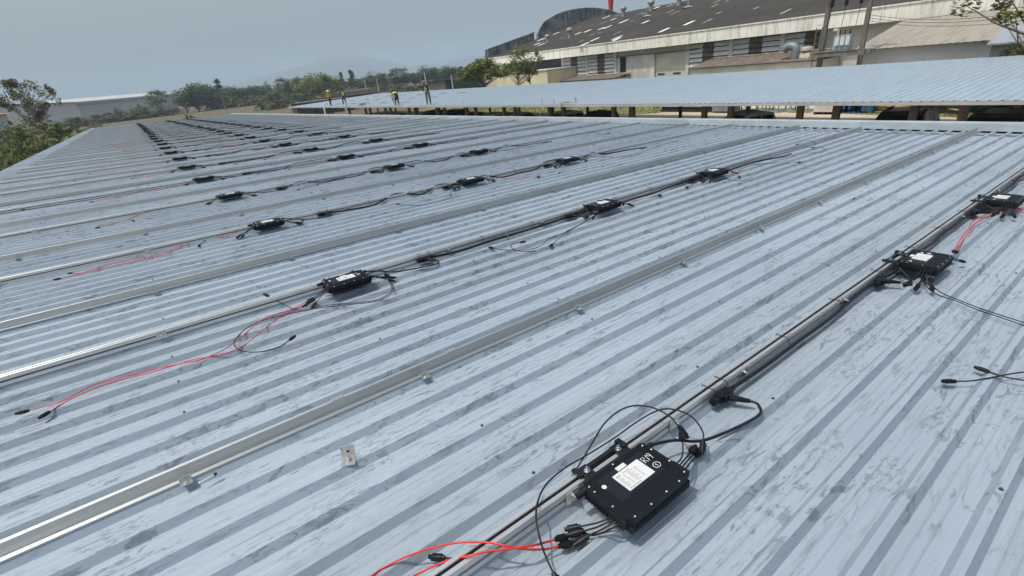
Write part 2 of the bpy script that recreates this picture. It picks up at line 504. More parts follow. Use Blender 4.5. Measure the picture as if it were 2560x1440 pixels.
mb = MB(); mb.lathe((-.113, -.095, .1266), [(.009, 0), (.009, .0016), (.0001, .002)], 14); ME_vent = mb.mesh('vent_plug', M_label)
def connector_mesh():
    mb = MB()                                                  # plug with collar, flat latches and a tail nut, along +x
    mb.tube([(0, 0, 0), (.012, 0, 0), (.013, 0, 0), (.040, 0, 0), (.041, 0, 0), (.056, 0, 0)], [.0082, .0086, .0104, .0104, .0076, .0072], 10)
    mb.box(.010, .046, -.0125, -.0085, -.0035, .0035); mb.box(.010, .046, .0085, .0125, -.0035, .0035)
    return mb.mesh('plug', M_blackp)
ME_plug = connector_mesh()
def dir_matrix(p, d, up=(0, 0, 1)):
    d = Vector(d).normalized(); up = Vector(up)
    if abs(d.dot(up)) > .95: up = Vector((1, 0, 0))
    y = up.cross(d).normalized(); z = d.cross(y)
    M = Matrix((d, y, z)).transposed().to_4x4(); M.translation = Vector(p); return M
def plug(parent, p, d):
    o = put('plug', ME_plug, parent); o.matrix_local = dir_matrix(p, d); return o
def lead(parent, pts, r=.0031, name='dc_lead', both=False, ends=True, sub=6, m=None):
    sp = smooth_pts(pts, sub)
    mb = MB(); mb.tube(sp, r, 6)
    o = mb.build(name, m or M_cable, parent, True)
    if ends: plug(o, sp[-1], sp[-1] - sp[-2])
    if both: plug(o, sp[0], sp[0] - sp[1])
    return o
LEADS = []
for sgn in (-1, 1):
    for i in range(4):
        y = -.180 - .0165 * i; y2 = y - .006 * (i - 1.5) * 2 - (.02 if i % 2 else -.005)
        LEADS.append([(sgn * .168, y, .106), (sgn * .20, y, .100), (sgn * (.235 + .01 * (i % 2)), (y + y2) / 2, .078), (sgn * (.285 + .018 * (i % 3)), y2, .052 + .008 * (i % 2))])
def lead_mesh(pts):
    mb = MB(); mb.tube(smooth_pts(pts, 5), .0031, 6); return mb.mesh('dc_lead', M_cable, True)
ME_lead = [lead_mesh(p) for p in LEADS]
def bundle_mesh(sgn):
    mb = MB()
    for L in LEADS:
        if (L[0][0] < 0) == (sgn < 0):
            sp = smooth_pts(L, 3); mb.tube(sp, .0038, 5); d = (sp[-1] - sp[-2]).normalized()
            mb.tube([sp[-1], sp[-1] + d * .055], .0115, 7)
    return mb.mesh('lead_bundle', M_blackp)
ME_bund = {-1: bundle_mesh(-1), 1: bundle_mesh(1)}
def make_inverter(fine, leads=True, stick=True):
    t = thing('micro_inverter', 'x', 'inverter', None, 'black micro-inverters on the rails')
    h = put('housing', ME_house, t)
    put('rating_label', ME_label, h)
    if fine:
        put('small_sticker', ME_stick, h); put('vent_plug', ME_vent, h); put('lid_screw', ME_screw, h)
    b = put('mounting_bracket', ME_brack, t)
    if fine:
        for x in (-.082, .088):
            o = put('bolt', ME_bolt, b); o.location = (x, .020, .0976)
    if leads:
        if fine:
            for me, pts in zip(ME_lead, LEADS):
                o = put('dc_lead', me, t); sp = smooth_pts(pts, 5); plug(o, sp[-1], sp[-1] - sp[-2])
        else:
            for s in (-1, 1): put('lead_bundle', ME_bund[s], t)
    return t
def copy_tree(o, parent=None):
    c = o.copy(); link(c)
    if parent is not None: c.parent = parent
    for ch in list(o.children): copy_tree(ch, c)
    return c
COLS = {0: [1.05, 3.98, 6.03], 1: [.985, 3.87, 5.97], 2: [.955, 3.83, 5.80], 3: [.945, 3.78, 5.72], 4: [.87, 3.81, 5.74], 5: [.82, 3.80, 5.72]}
COLN = ['left column', 'middle column', 'right column']
protos = {}
INV = {}
for k, v in enumerate(ROWV):
    for c in range(3):
        u = COLS[k][c] if k in COLS else (.84, 3.79, 5.70)[c] + rnd.uniform(-.05, .05)
        kind = 'bare' if (k, c) == (0, 0) else 'fine' if k < 4 else 'far'
        if kind in protos: t = copy_tree(protos[kind])
        else:
            t = make_inverter(kind != 'far', kind != 'bare'); protos[kind] = t
        t.matrix_world = on_roof(u, v, rnd.uniform(0, .001), rnd.uniform(-.02, .02) if k else 0)
        if (k, c) == (0, 0):
            t['label'] = 'large black finned micro-inverter in the foreground, white label and handwritten R19'
        else:
            t['label'] = 'black finned micro-inverter in the %s, on the %s inverter rail back from the camera' % (COLN[c], ORD[k])
        INV[(k, c)] = t
# handwriting on the lids of the near boxes
def strokes(parent, lines, name='handwriting', r=.0010):
    mb = MB()
    for L in lines: mb.tube([(x, y, .1288) for x, y in L], r, 5)
    return mb.build(name, M_ink, parent)
def circ(cx, cy, rx, ry, n=16): return [(cx + rx * math.cos(2 * math.pi * i / n), cy + ry * math.sin(2 * math.pi * i / n)) for i in range(n + 1)]
R19 = [[(.082, -.118), (.082, -.090), (.094, -.092), (.095, -.101), (.083, -.104), (.098, -.118)],
       [(.104, -.118), (.108, -.089)],
       circ(.120, -.096, .006, .007, 10), [(.126, -.094), (.122, -.119)],
       circ(.104, -.148, .015, .013), [(.100, -.146), (.104, -.141), (.104, -.156)]]
def kid(o, n): return [c for c in o.children if c.name.startswith(n)][0]
hw = kid(INV[(0, 0)], 'housing')
strokes(hw, R19)
for key in ((1, 0), (0, 1)):
    strokes(kid(INV[key], 'housing'), [[(.084, -.105), (.084, -.09), (.094, -.095), (.095, -.105)], [(.102, -.105), (.105, -.09)], circ(.104, -.135, .014, .012), circ(.104, -.135, .005, .005, 8)])

# ---------------------------------------------------------------- the foreground box's own leads (traced where they lie)
I0 = INV[(0, 0)]
def loc(t, p):
    """roof point -> local point of a thing standing on the roof (row zero is not turned)"""
    return Vector(p) - Vector((COLS[0][0], ROWV[0], 0))
def L0(px): return [loc(I0, rp(x, y, w)) for x, y, w in px]
lead(I0, L0([(1531, 1293, .10), (1515, 1299, .085), (1490, 1308, .07), (1466, 1313, .055), (1452, 1316, .05)]))
lead(I0, L0([(1538, 1297, .10), (1518, 1306, .085), (1492, 1318, .07), (1472, 1324, .055), (1457, 1328, .05)]))
lead(I0, L0([(1545, 1302, .10), (1520, 1315, .085), (1496, 1328, .065), (1480, 1335, .05), (1470, 1341, .045)]))
lead(I0, L0([(1553, 1306, .10), (1530, 1321, .085), (1505, 1332, .06), (1482, 1338, .042), (1462, 1332, .036)]))
lead(I0, L0([(1693, 1157, .105), (1702, 1148, .11), (1707, 1132, .115), (1707, 1112, .12), (1706, 1102, .12)]))
lead(I0, L0([(1700, 1162, .105), (1708, 1153, .105), (1718, 1141, .10), (1726, 1131, .095)]))
lead(I0, L0([(1706, 1167, .105), (1716, 1155, .10), (1727, 1143, .085), (1736, 1134, .075)]))
lead(I0, L0([(1713, 1173, .105), (1722, 1161, .095), (1732, 1150, .075), (1740, 1141, .065)]))

# ---------------------------------------------------------------- trunk cables with T connectors along every inverter rail
def tee_mesh():
    mb = MB()                                                  # along x, branch towards -y
    mb.tube([(-.085, 0, 0), (-.050, 0, 0)], .0175, 12); mb.tube([(-.05, 0, 0), (-.042, 0, 0)], .014, 12)
    mb.box(-.045, .045, -.018, .018, -.018, .018); mb.box(-.03, .03, -.03, -.016, -.015, .015)
    mb.tube([(.045, 0, 0), (.06, 0, 0), (.10, .0, 0)], [.0155, .014, .008], 12)
    mb.tube([(.005, -.028, 0), (.015, -.05, 0), (.045, -.095, -.004), (.05, -.103, -.004)], [.017, .014, .0095, .007], 10)
    return mb.mesh('tee_connector', M_blackp)
ME_tee = tee_mesh()
for k, v in enumerate(ROWV):
    cu = [(COLS[k][c] if k in COLS else (.84, 3.79, 5.70)[c]) for c in range(3)]
    t = thing('trunk_cable', 'thick black trunk cable with tee plugs clipped along the %s inverter rail back' % ORD[k], 'cable',
              on_roof(0, v), 'black trunk cables along the inverter rails')
    rr = random.Random(100 + k)
    tees = [cu[0] + .74 + (0 if k == 0 else rr.uniform(-.06, .06)), cu[1] - .36 + rr.uniform(-.04, .04), cu[2] - .34 + rr.uniform(-.04, .04)]
    pts = [(tees[0] + .08, -.026, .052)]
    u = tees[0] + .35
    end = cu[2] + (rr.uniform(1.0, 1.5) if k else 3.2)
    while u < end:
        near_t = min(abs(u - x) for x in tees)
        sag = 0 if near_t < .2 else rr.random()
        pts.append((u, (-.014 - .075 * sag * (1 if k else .25)) + (.06 if sag < .25 and k > 1 else 0), (.045 if k else .050) - .010 * sag + (.055 if sag < .25 and k > 1 else 0)))
        u += rr.uniform(.28, .42)
    if k: pts += [(end + .25, -.10 - .1 * rr.random(), .045), (end + .6, -.16 - .12 * rr.random(), .040)]
    mb = MB(); mb.tube(smooth_pts(pts, 5), .0095 if k < 1 else .0075 if k < 5 else .011, 7)
    mb.build('cable_sheath', M_cable, t, True)
    if k < 3:
        p2 = [(p[0], p[1] + .006, p[2] - .010) for p in pts]
        mb = MB(); mb.tube(smooth_pts(p2, 5), .0055, 6); mb.build('second_core', M_cable, t, True)
    for c, x in enumerate(tees):
        o = put('tee_connector', ME_tee, t); o.location = (x, -.028, .052)
        if c: o.rotation_euler = (0, 0, R(8))
        # drop from the tee to the box
        a = Vector((x + .052, -.132, .047))
        if c == 0:
            q = [a, (x + .05, -.165, .045), (x - .03, -.20, .045), (cu[0] + .42, -.15, .06), (cu[0] + .30, -.085, .085), (cu[0] + .195, -.055, .105)]
        else:
            q = [a, (x + .07, -.17, .045), (x + .12, -.16, .048), (cu[c] - .20, -.08, .085), (cu[c] - .195, -.05, .105)]
        mb = MB(); mb.tube(smooth_pts(q, 5), .0062 if k < 5 else .008, 6); mb.build('drop_cable', M_cable, t, True)
    if k < 4:
        ties = [tees[0] - .05, tees[0] + .05] + [tees[0] + .62 + i * .62 for i in range(7)]
        for x in ties:
            if min(abs(x - q) for q in cu) < .22: continue
            o = put('cable_tie', ME_tie, t); o.location = (x, 0, 0)
o = put('green_tie', ME_tie.copy(), bpy.data.objects['trunk_cable.001']); o.data.materials.clear(); o.data.materials.append(M_green)
o.location = (2.62, -.02, -.02); o.scale = (2.5, 1.3, 1.0)

# ---------------------------------------------------------------- loose cables lying on the sheets
def loose(kind, label, px, w=None, both=False, group=None, r=.0031, roofpts=None):
    if roofpts is None:
        pts = [rp(p[0], p[1], p[2] if len(p) > 2 else .037) for p in px]
    else: pts = [Vector(p) for p in roofpts]
    c = pts[-1].copy(); c.z = 0
    red = kind == 'red'
    t = thing('red_cable' if red else 'black_cable', label, 'cable', on_roof(c.x, c.y), group)
    q = [p - c for p in pts]
    sp = smooth_pts(q, 6); mb = MB(); mb.tube(sp, r, 6); mb.build('sheath', M_red if red else M_cable, t, True)
    plug(t, sp[-1], sp[-1] - sp[-2])
    if both: plug(t, sp[0], sp[0] - sp[1])
    return t
G0 = 'red cable pair from the foreground inverter'
loose('red', 'upper of two bright red cables leaving the foreground inverter and crossing its rail', [(1388, 1349, .045), (1359, 1357, .06), (1334, 1363, .085), (1287, 1370, .105), (1216, 1379, .106), (1170, 1390, .10), (1123, 1401, .07), (1076, 1419, .045), (1034, 1440, .036), (980, 1475, .037)], both=True, r=.0036)
loose('red', 'lower bright red cable from the foreground inverter, arching highest over its rail', [(1396, 1366, .04), (1369, 1372, .05), (1334, 1374, .075), (1298, 1371, .10), (1263, 1364, .113), (1228, 1357, .116), (1181, 1355, .115), (1134, 1358, .11), (1076, 1371, .085), (1017, 1391, .055), (959, 1419, .036), (930, 1440, .037), (890, 1470, .037)], both=True, r=.0036)
loose('black', 'black cable looping in the air over the foreground inverter, ending under the rail', [(1697, 1066, .125), (1680, 1046, .15), (1655, 1029, .165), (1620, 1016, .175), (1580, 1015, .175), (1545, 1029, .17), (1510, 1060, .15), (1482, 1105, .12), (1455, 1150, .08), (1430, 1190, .045), (1405, 1222, .04), (1340, 1290, .04), (1250, 1358, .036), (1165, 1395, .037), (1113, 1395, .037)], both=True, r=.0034)
loose('black', 'long black cable arching over the foreground inverter and running down off the picture bottom', [(1758, 1100, .10), (1757, 1080, .12), (1738, 1050, .15), (1710, 1031, .165), (1670, 1022, .17), (1635, 1030, .165), (1590, 1056, .15), (1540, 1092, .13), (1480, 1130, .115), (1420, 1165, .11), (1372, 1203, .11), (1348, 1243, .11), (1340, 1285, .112), (1346, 1330, .10), (1360, 1380, .06), (1383, 1432, .036)], both=True, r=.0034)
G1 = 'red cable pair left of the second rail'
loose('red', 'red cable with slack loop left of the second-row inverter, ending leftmost', [(768, 753, .05), (730, 772), (690, 785), (665, 795), (640, 811), (600, 845), (560, 874), (500, 899), (450, 909), (380, 924), (300, 944), (240, 960), (190, 985), (150, 1005), (72, 1026)], both=True)
loose('red', 'straighter red cable of the second-row pair, plug lying on the lower rib', [(770, 757, .05), (728, 777), (705, 790), (668, 816), (640, 840), (595, 872), (540, 889), (480, 900), (380, 930), (280, 956), (205, 985), (165, 1004), (124, 1029)], both=True)
loose('black', 'black extension cable curving in front of the second-row left inverter to a thin tip', [(966, 690, .05), (980, 722), (966, 739), (930, 752), (890, 757), (840, 760), (790, 768), (765, 776), (735, 773), (700, 756, .05), (672, 741, .08)], both=True)
loose('black', 'black extension cable with open hook-shaped end left of the second-row inverter', [(972, 692, .045), (984, 724), (968, 742), (930, 755), (888, 760), (838, 764), (780, 773), (720, 785), (670, 797), (625, 815), (597, 838), (585, 858), (596, 873), (622, 880), (660, 878), (700, 866), (724, 850)], both=True)
loose('black', 'long black cable sweeping left from the second-row middle inverter to a plug', [(1487, 538, .05), (1474, 546), (1446, 563), (1419, 577), (1397, 588), (1370, 598), (1356, 612), (1331, 622), (1296, 626), (1255, 624), (1233, 620)], both=True)
loose('black', 'short black cable falling from the second-row middle inverter to the sheet', [(1485, 541, .05), (1455, 560), (1420, 578), (1400, 594), (1380, 611)])
loose('black', 'small curled black lead with a plug beside the green tie', [(1340, 627), (1310, 629), (1292, 626), (1278, 618), (1283, 609), (1300, 606)])
loose('red', 'short red cable leaving the right end of the second-row middle inverter', [(1580, 503, .06), (1600, 499), (1622, 494), (1645, 489)])
loose('red', 'red cable trailing left below the second-row right inverter', [(1802, 432, .06), (1785, 440), (1765, 447), (1742, 457), (1720, 466)])
loose('red', 'red cable drooping across the front of the second-row right inverter', [(1795, 432, .10), (1812, 428, .10), (1832, 431, .06), (1846, 440)])
loose('black', 'black cable pair looping right of the second-row right inverter, lower one', [(1805, 440, .05), (1822, 449), (1842, 452), (1865, 449), (1890, 436), (1928, 418), (1965, 410), (1994, 406)])
loose('black', 'black cable curling back on itself near the flashing, right of the second rail', [(1845, 427, .05), (1870, 416), (1901, 410), (1942, 407), (1983, 393), (2010, 383), (2050, 382), (2063, 377), (2056, 370), (2036, 369)])
loose('black', 'thin black loop standing over the second rail near its right end', [(2035, 369, .05), (2038, 362, .10), (2028, 352, .14), (2010, 352, .13), (1995, 360, .10)])
loose('red', 'red cable winding left from the third-row left inverter', [(590, 581, .05), (540, 592), (480, 603), (430, 625), (380, 640), (300, 655), (230, 675), (180, 690), (152, 696)])
loose('red', 'red cable beside it with the shorter end, third row left', [(592, 584, .05), (545, 594), (485, 605), (440, 625), (385, 643), (305, 660), (240, 676), (205, 682), (182, 683)])
loose('black', 'black hooked lead below the third-row left inverter', [(598, 572, .06), (570, 582), (540, 592), (515, 600), (500, 612)])
loose('black', 'black lead curling at the right end of the third-row left inverter', [(705, 546, .07), (725, 541, .07), (745, 543, .05), (755, 550)])
loose('black', 'black lead dropping in an S below the third-row middle inverter', [(1150, 464, .06), (1128, 478), (1127, 492), (1105, 502), (1060, 512), (1020, 513), (998, 511)])
loose('red', 'red cable running right from the third-row middle inverter', [(1245, 443, .05), (1268, 446), (1300, 445), (1342, 442)])
loose('red', 'tiny bent red lead in front of the third-row right inverter', [(1416, 420), (1410, 425), (1400, 431)])
loose('black', 'black cable reaching right from the third-row right inverter up to the next ribs', [(1468, 393, .06), (1495, 391), (1530, 393), (1580, 388), (1620, 376), (1655, 363), (1690, 353)])
loose('red', 'red cable with forked end left of the fourth-row left inverter', [(525, 495, .05), (450, 508), (395, 520), (360, 530), (330, 545), (290, 558), (250, 568)])
loose('red', 'short red branch beside the forked red cable, fourth row', [(450, 509), (390, 522), (352, 535), (326, 545), (332, 551)])
loose('black', 'long thin black cable lying alone on the left, between third and fourth rails', [(200, 496), (160, 504), (120, 515), (85, 521), (62, 524)])
loose('red', 'outer strand of the red cable bundle between the two right-hand front inverters', [(2386, 626, .07), (2400, 600, .05), (2420, 573), (2433, 553), (2462, 537), (2502, 524), (2540, 520), (2575, 526)], both=True, r=.0036)
loose('red', 'inner strand of the red cable bundle between the two right-hand front inverters', [(2392, 628, .07), (2406, 602, .05), (2426, 576), (2440, 557), (2468, 541), (2505, 530), (2540, 527), (2570, 535)], both=True, r=.0036)
loose('black', 'upper black cable of the pair running right from the middle front inverter', [(2310, 700, .04), (2318, 718), (2345, 737), (2385, 750), (2440, 773), (2500, 793), (2560, 814), (2610, 830)], both=True)
loose('black', 'lower black cable of the pair running right from the middle front inverter', [(2328, 704, .04), (2333, 716), (2356, 733), (2392, 748), (2445, 769), (2505, 789), (2565, 808), (2612, 822)], both=True)
loose('black', 'black cable with a long plug entering from the right picture edge', [(2620, 922), (2560, 930), (2525, 935), (2478, 944), (2430, 952), (2389, 953)], r=.0035)
loose('black', 'black cable with a pointed plug crossing another at the right picture edge', [(2620, 962), (2560, 951), (2520, 944), (2501, 939), (2474, 930)], r=.0035)
loose('black', 'black lead curving out right behind the right-hand front inverter', [(2528, 478, .08), (2540, 466, .08), (2552, 459, .07), (2575, 455, .05)])
loose('black', 'black lead running straight right from the rail above the right-hand front inverter', [(2524, 451, .07), (2545, 452, .06), (2580, 453, .05)])
rr = random.Random(11)
for k in range(3, 20):
    v = ROWV[k]; cu = COLS[k] if k in COLS else (.84, 3.79, 5.70)
    if k >= 4:
        u = cu[0] - .33; L = rr.uniform(.7, 1.9); y = v - .2
        loose('red', 'thin red cable trailing left of the %s-row left inverter' % ORD[k], None, roofpts=[(u, y, .05), (u - L * .3, y - rr.uniform(.02, .12), .037), (u - L * .6, y - rr.uniform(.1, .3), .037), (u - L, y - rr.uniform(.15, .4), .037)], r=.0045)
        u = cu[1] - .3 - rr.uniform(0, .4); L = rr.uniform(.5, 1.1)
        loose('red', 'thin red cable lying before the %s-row middle inverter' % ORD[k], None, roofpts=[(u, v - .22, .05), (u - L * .5, v - .3 - rr.uniform(-.05, .1), .037), (u - L, v - .33 - rr.uniform(0, .15), .037)], r=.004)
    u = cu[2] + .35; L = rr.uniform(.8, 2.2)
    loose('black', 'loose black lead trailing right of the %s-row right inverter' % ORD[k], None, roofpts=[(u, v - .2, .05), (u + L * .3, v - .25 - rr.uniform(-.1, .1), .036), (u + L * .65, v - .2 - rr.uniform(-.15, .2), .036), (u + L, v - .25 - rr.uniform(-.2, .2), .036)], r=.0045)
    u = cu[0] + 1.0; L = rr.uniform(.5, 1.3)
    loose('black', 'loose black lead below the left tee plug of the %s row' % ORD[k], None, roofpts=[(u + L, v - .06, .05), (u + L * .6, v - .16, .036), (u + L * .3, v - .26, .036), (u, v - .3 - rr.uniform(0, .15), .036)], r=.004)
    if rr.random() < .5:
        u = rr.uniform(7.5, 9.5)
        loose('black', 'short bent black lead near the flashing before the %s inverter rail' % ORD[k], None, roofpts=[(u, v - .5, .037), (u + .25, v - .42, .12), (u + .5, v - .5, .037), (u + .7, v - .55, .037)], r=.004)
# loose hardware on the sheets
mb = MB(); mb.box(-.028, .028, -.03, .03, .0, .004); mb.box(-.028, .028, .026, .030, .004, .052); mb.box(-.028, .028, .026, .034, .050, .056)
p = rp(872, 1152, .034)
t = thing('loose_clip', 'loose bright steel angle clip lying alone on the sheet in the foreground', 'clip', on_roof(p.x, p.y, .0335, R(-24)))
mb.build('angle', M_clip, t)
mb = MB(); mb.cyl((0, -.002, .004), .013, .003, 14); mb.cyl((0, -.002, .007), .009, .009, 6); mb.cyl((0, -.002, .016), .005, .010, 8); mb.build('nut', M_bolt, t)
mb = MB(); mb.tube([(0, .0255, .03), (0, .0245, .03)], .006, 10); mb.build('hole', M_dark, t)
for nm, lab, x, y, rz in (('screw', 'loose long screw lying beside the front bare rail clip', 520, 1195, 10), ('screw', 'loose dark screw on the sheet right of the front bare rail', 2130, 497, -20)):
    p = rp(x, y, .04)
    t = thing(nm, lab, 'screw', on_roof(p.x, p.y, .040, R(rz)))
    mb = MB(); mb.tube([(-.035, 0, 0), (-.03, 0, 0), (.025, 0, 0)], [.001, .003, .003], 6); mb.build('shank', M_bolt, t)
    mb = MB(); mb.tube([(.025, 0, 0), (.034, 0, 0)], .006, 6); mb.tube([(.023, 0, 0), (.025, 0, 0)], .010, 10); mb.build('head', M_blackp, t)
# ================================================================ ground, yard, hills
M_ground = bpy.data.materials.new('dry_grass_field'); M_ground.use_nodes = True
g = NT(M_ground)
c = g.mix(g.ramp(g.noise((.02, .02, .02), 4), .40, .60), (.085, .070, .038), (.052, .062, .024))
c = g.mix(g.ramp(g.noise((.5, .5, .5), 5, .7), .35, .7), c, (.115, .088, .054))
c = g.mix(g.math('MULTIPLY', g.ramp(g.noise((2.5, 2.5, 2), 4, .7, (4, 2, 0)), .5, .65), .6), c, (.05, .065, .022))
g.L(c, g.b.inputs['Base Color']); g.b.inputs['Roughness'].default_value = .95
def sheet(name, pts, z, m, kind='structure'):
    mb = MB(); mb.face([(x, y, z) for x, y in pts]); o = mb.build(name, m); return tag(o, kind=kind)
mb = MB(); N = 60; X0, X1, Y0, Y1 = -2600, 4400, -700, 6300
for j in range(N + 1):
    for i in range(N + 1):
        mb.v.append((X0 + (X1 - X0) * i / N, Y0 + (Y1 - Y0) * j / N, 0))
for j in range(N):
    for i in range(N):
        mb.f.append((j * (N + 1) + i, j * (N + 1) + i + 1, (j + 1) * (N + 1) + i + 1, (j + 1) * (N + 1) + i)); mb.m.append(0)
tag(mb.build('ground', M_ground), kind='structure')
M_yard = mat('sandy_concrete_yard', (.46, .40, .31), .9, 0, .12, (.25, .25, 1), col2=(.34, .29, .215), lo=.35, hi=.6)
sheet('yard', [(11.6, -20), (54, -20), (54, 30), (36, 50), (33, 70), (11.6, 70)], .006, M_yard)
M_grass = mat('green_grass', (.085, .115, .028), .95, 0, .35, (.8, .8, 1), col2=(.15, .145, .055), lo=.42, hi=.6)
sheet('verge', [(33.9, 26.3), (39, 25), (48, 27), (54, 34), (54, 70), (31.1, 70), (31.15, 48), (31.2, 40.7), (31.6, 36.3), (32.6, 28.9)], .012, M_grass)
sheet('verge', [(34.7, 13.2), (34.4, 11.8), (33.9, 8.4), (33.2, 4.5), (32, -6), (52, -14), (52, 9), (40, 13.4)], .013, M_grass)
rg = random.Random(4)
mb = MB()                                                       # tufts of the verge
for i in range(5200):
    if i % 3:
        x = rg.uniform(31.4, 50); y = rg.uniform(26, 60)
        if x < 31.4 + max(0, 40 - y) * .19: continue
    else:
        x = rg.uniform(33.6, 48); y = rg.uniform(-4, 12.5)
        if x < 33.2 + y * .11: continue
    h = rg.uniform(.08, .26); a = rg.uniform(0, 6.28); r = .06
    mb.face([(x - r * math.cos(a), y - r * math.sin(a), .0), (x + r * math.cos(a), y + r * math.sin(a), .0), (x + rg.uniform(-.1, .1), y + rg.uniform(-.1, .1), h)])
o = mb.build('verge_grass', M_grass); tag(o, kind='stuff')
M_hill = mat('far_hill_forest', (.045, .062, .048), 1, 0, .3, (.01, .01, .01))
def hills(name, prof, D, depth):
    mb = MB(); n = len(prof); rows = [(0, 0), (.3, .35), (.62, .75), (1, 1), (1.5, .7), (2.2, 0)]
    rh = random.Random(D)
    for fr, fh in rows:
        for az, el in prof:
            d = D + depth * (fr - 1); H = (D * math.tan(R(el)) + CAMZ) * fh * (1 if fh in (0, 1) else rh.uniform(.9, 1.1))
            mb.v.append((d * math.cos(R(az)), d * math.sin(R(az)), H - .5))
    for a in range(len(rows) - 1):
        for i in range(n - 1):
            mb.f.append((a * n + i + 1, a * n + i, (a + 1) * n + i, (a + 1) * n + i + 1)); mb.m.append(0)
    tag(mb.build(name, M_hill, None, True), kind='structure')
def profile(keys, step=.35, amp=.05, seed=1):
    out = []; a = keys[0][0]
    while a < keys[-1][0]:
        for (a0, e0), (a1, e1) in zip(keys, keys[1:]):
            if a0 <= a <= a1:
                t = (a - a0) / (a1 - a0); t = t * t * (3 - 2 * t); e = e0 + (e1 - e0) * t
                out.append((a, max(.05, e + amp * (mnoise.noise((a * .9, seed, 0)) + .5 * mnoise.noise((a * 2.3, seed, 3)))))); break
        a += step
    return out
hills('hills', profile([(40, .2), (52, .6), (57, 1.0), (60, .75), (63.6, .95), (66.3, 1.75), (68.5, 2.35), (70.6, 2.66), (72, 2.5), (74, 1.95), (76, 1.7), (78, 1.36), (81.6, .80), (84.4, .45), (90, .12)]), 4000, 600)
hills('hills', profile([(44, .1), (52, .95), (56.5, 1.2), (61, .9), (66, .6), (78, .9), (83, .95), (88, .3), (96, .1)], seed=5), 4700, 500)

# ================================================================ carport with its long low roof
CX0, CX1, CY0, CY1, CZ0, CZ1 = 18.6, 32.0, -7.0, 78.0, 2.44, 2.76
CTILT = -.0030
cp = thing('carport', 'very long low open carport with pale blue corrugated roof on brown posts', 'carport', (CX0, 35, 0))
cp.rotation_euler = (CTILT, 0, 0)
def C(x, y, z): return Vector((x - CX0, y - 35, z))
mb = MB(); P2 = .25; prof = []
y = CY0
while y < CY1:
    prof += [(y, 0), (y + .165, 0), (y + .180, .016), (y + .225, .016), (y + .240, 0)]; y += P2
xs = [CX0 - .05, 25, CX1]
for x in xs:
    for y, w in prof: mb.v.append(tuple(C(x, y, CZ0 + .02 + (CZ1 - CZ0) * (x - CX0) / (CX1 - CX0) + w)))
n = len(prof)
for a in range(len(xs) - 1):
    for i in range(n - 1): mb.f.append((a * n + i, (a + 1) * n + i, (a + 1) * n + i + 1, a * n + i + 1)); mb.m.append(0)
mb.build('roof_sheet', M_roof2, cp)
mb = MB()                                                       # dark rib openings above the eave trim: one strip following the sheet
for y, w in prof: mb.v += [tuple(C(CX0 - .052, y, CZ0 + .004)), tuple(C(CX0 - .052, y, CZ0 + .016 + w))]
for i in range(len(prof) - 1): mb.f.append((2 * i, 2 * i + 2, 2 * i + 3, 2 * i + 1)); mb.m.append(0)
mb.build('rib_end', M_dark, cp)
mb = MB(); mb.box(CX0 - .06 - CX0, .06, CY0 - 35, CY1 - 35, CZ0 - .085, CZ0 + .012); mb.build('eave_trim', M_gutter, cp)
mb = MB(); mb.box(0, CX1 - CX0, CY1 - 35 + .002, CY1 - 35 + .03, CZ0 - .10, CZ0 + .02)
mb.build('verge_trim', M_gutter, cp)
ROWPX = [(1660, 1728), (1845, 1990), (2100, 2170), (2340, 2420), (1387, 1535), (1274, 1296), (1181, 1213), (1102, 1142), (1038, 1060), (894, 915), (826, 858), (781, 792)]
def post(x, y, top, w=.16, lean=0.0):
    mb = MB(); mb.beam(C(x, y, -.2), C(x + lean, y, top), w, w); mb.box(*[v for a in ((x - CX0 - .16, x - CX0 + .16), (y - 35 - .16, y - 35 + .16), (0, .05)) for v in a])
    mb.build('post', M_rust, cp)
bents = [4.6, 8.0, 11.9, 17.0, 21.9, 26.4, 31.0, 35.4, 40.4, 45.5, 50.5, 56.5, 62.5, 69.5, 76]
for y in bents:
    post(19.6, y - .45, CZ0 - .10, .20); post(19.6, y + .75, CZ0 - .10, .19, 0)
    post(31.0, y, CZ1 - .16, .17)
    mb = MB(); mb.beam(C(19.6, y + .75, CZ0 - .19), C(31, y, CZ1 - .22), .12, .16)
    if int(y * 2) % 3 == 0: mb.beam(C(19.6, y - .45, CZ0 - .45), C(19.6, y + .75, CZ0 - .22), .07, .09)
    mb.build('rafter', M_rust, cp)
mb = MB()
for i in range(9):
    x = CX0 + .35 + i * 1.6; z = CZ0 + (CZ1 - CZ0) * (x - CX0) / (CX1 - CX0)
    mb.box(x - CX0, x - CX0 + .06, CY0 + .2 - 35, CY1 - .2 - 35, z - .10, z + .005)
mb.build('purlin', M_rust, cp)
def carz(x, y=35): return CZ0 + .04 + (CZ1 - CZ0) * (x - CX0) / (CX1 - CX0) + CTILT * (y - 35)
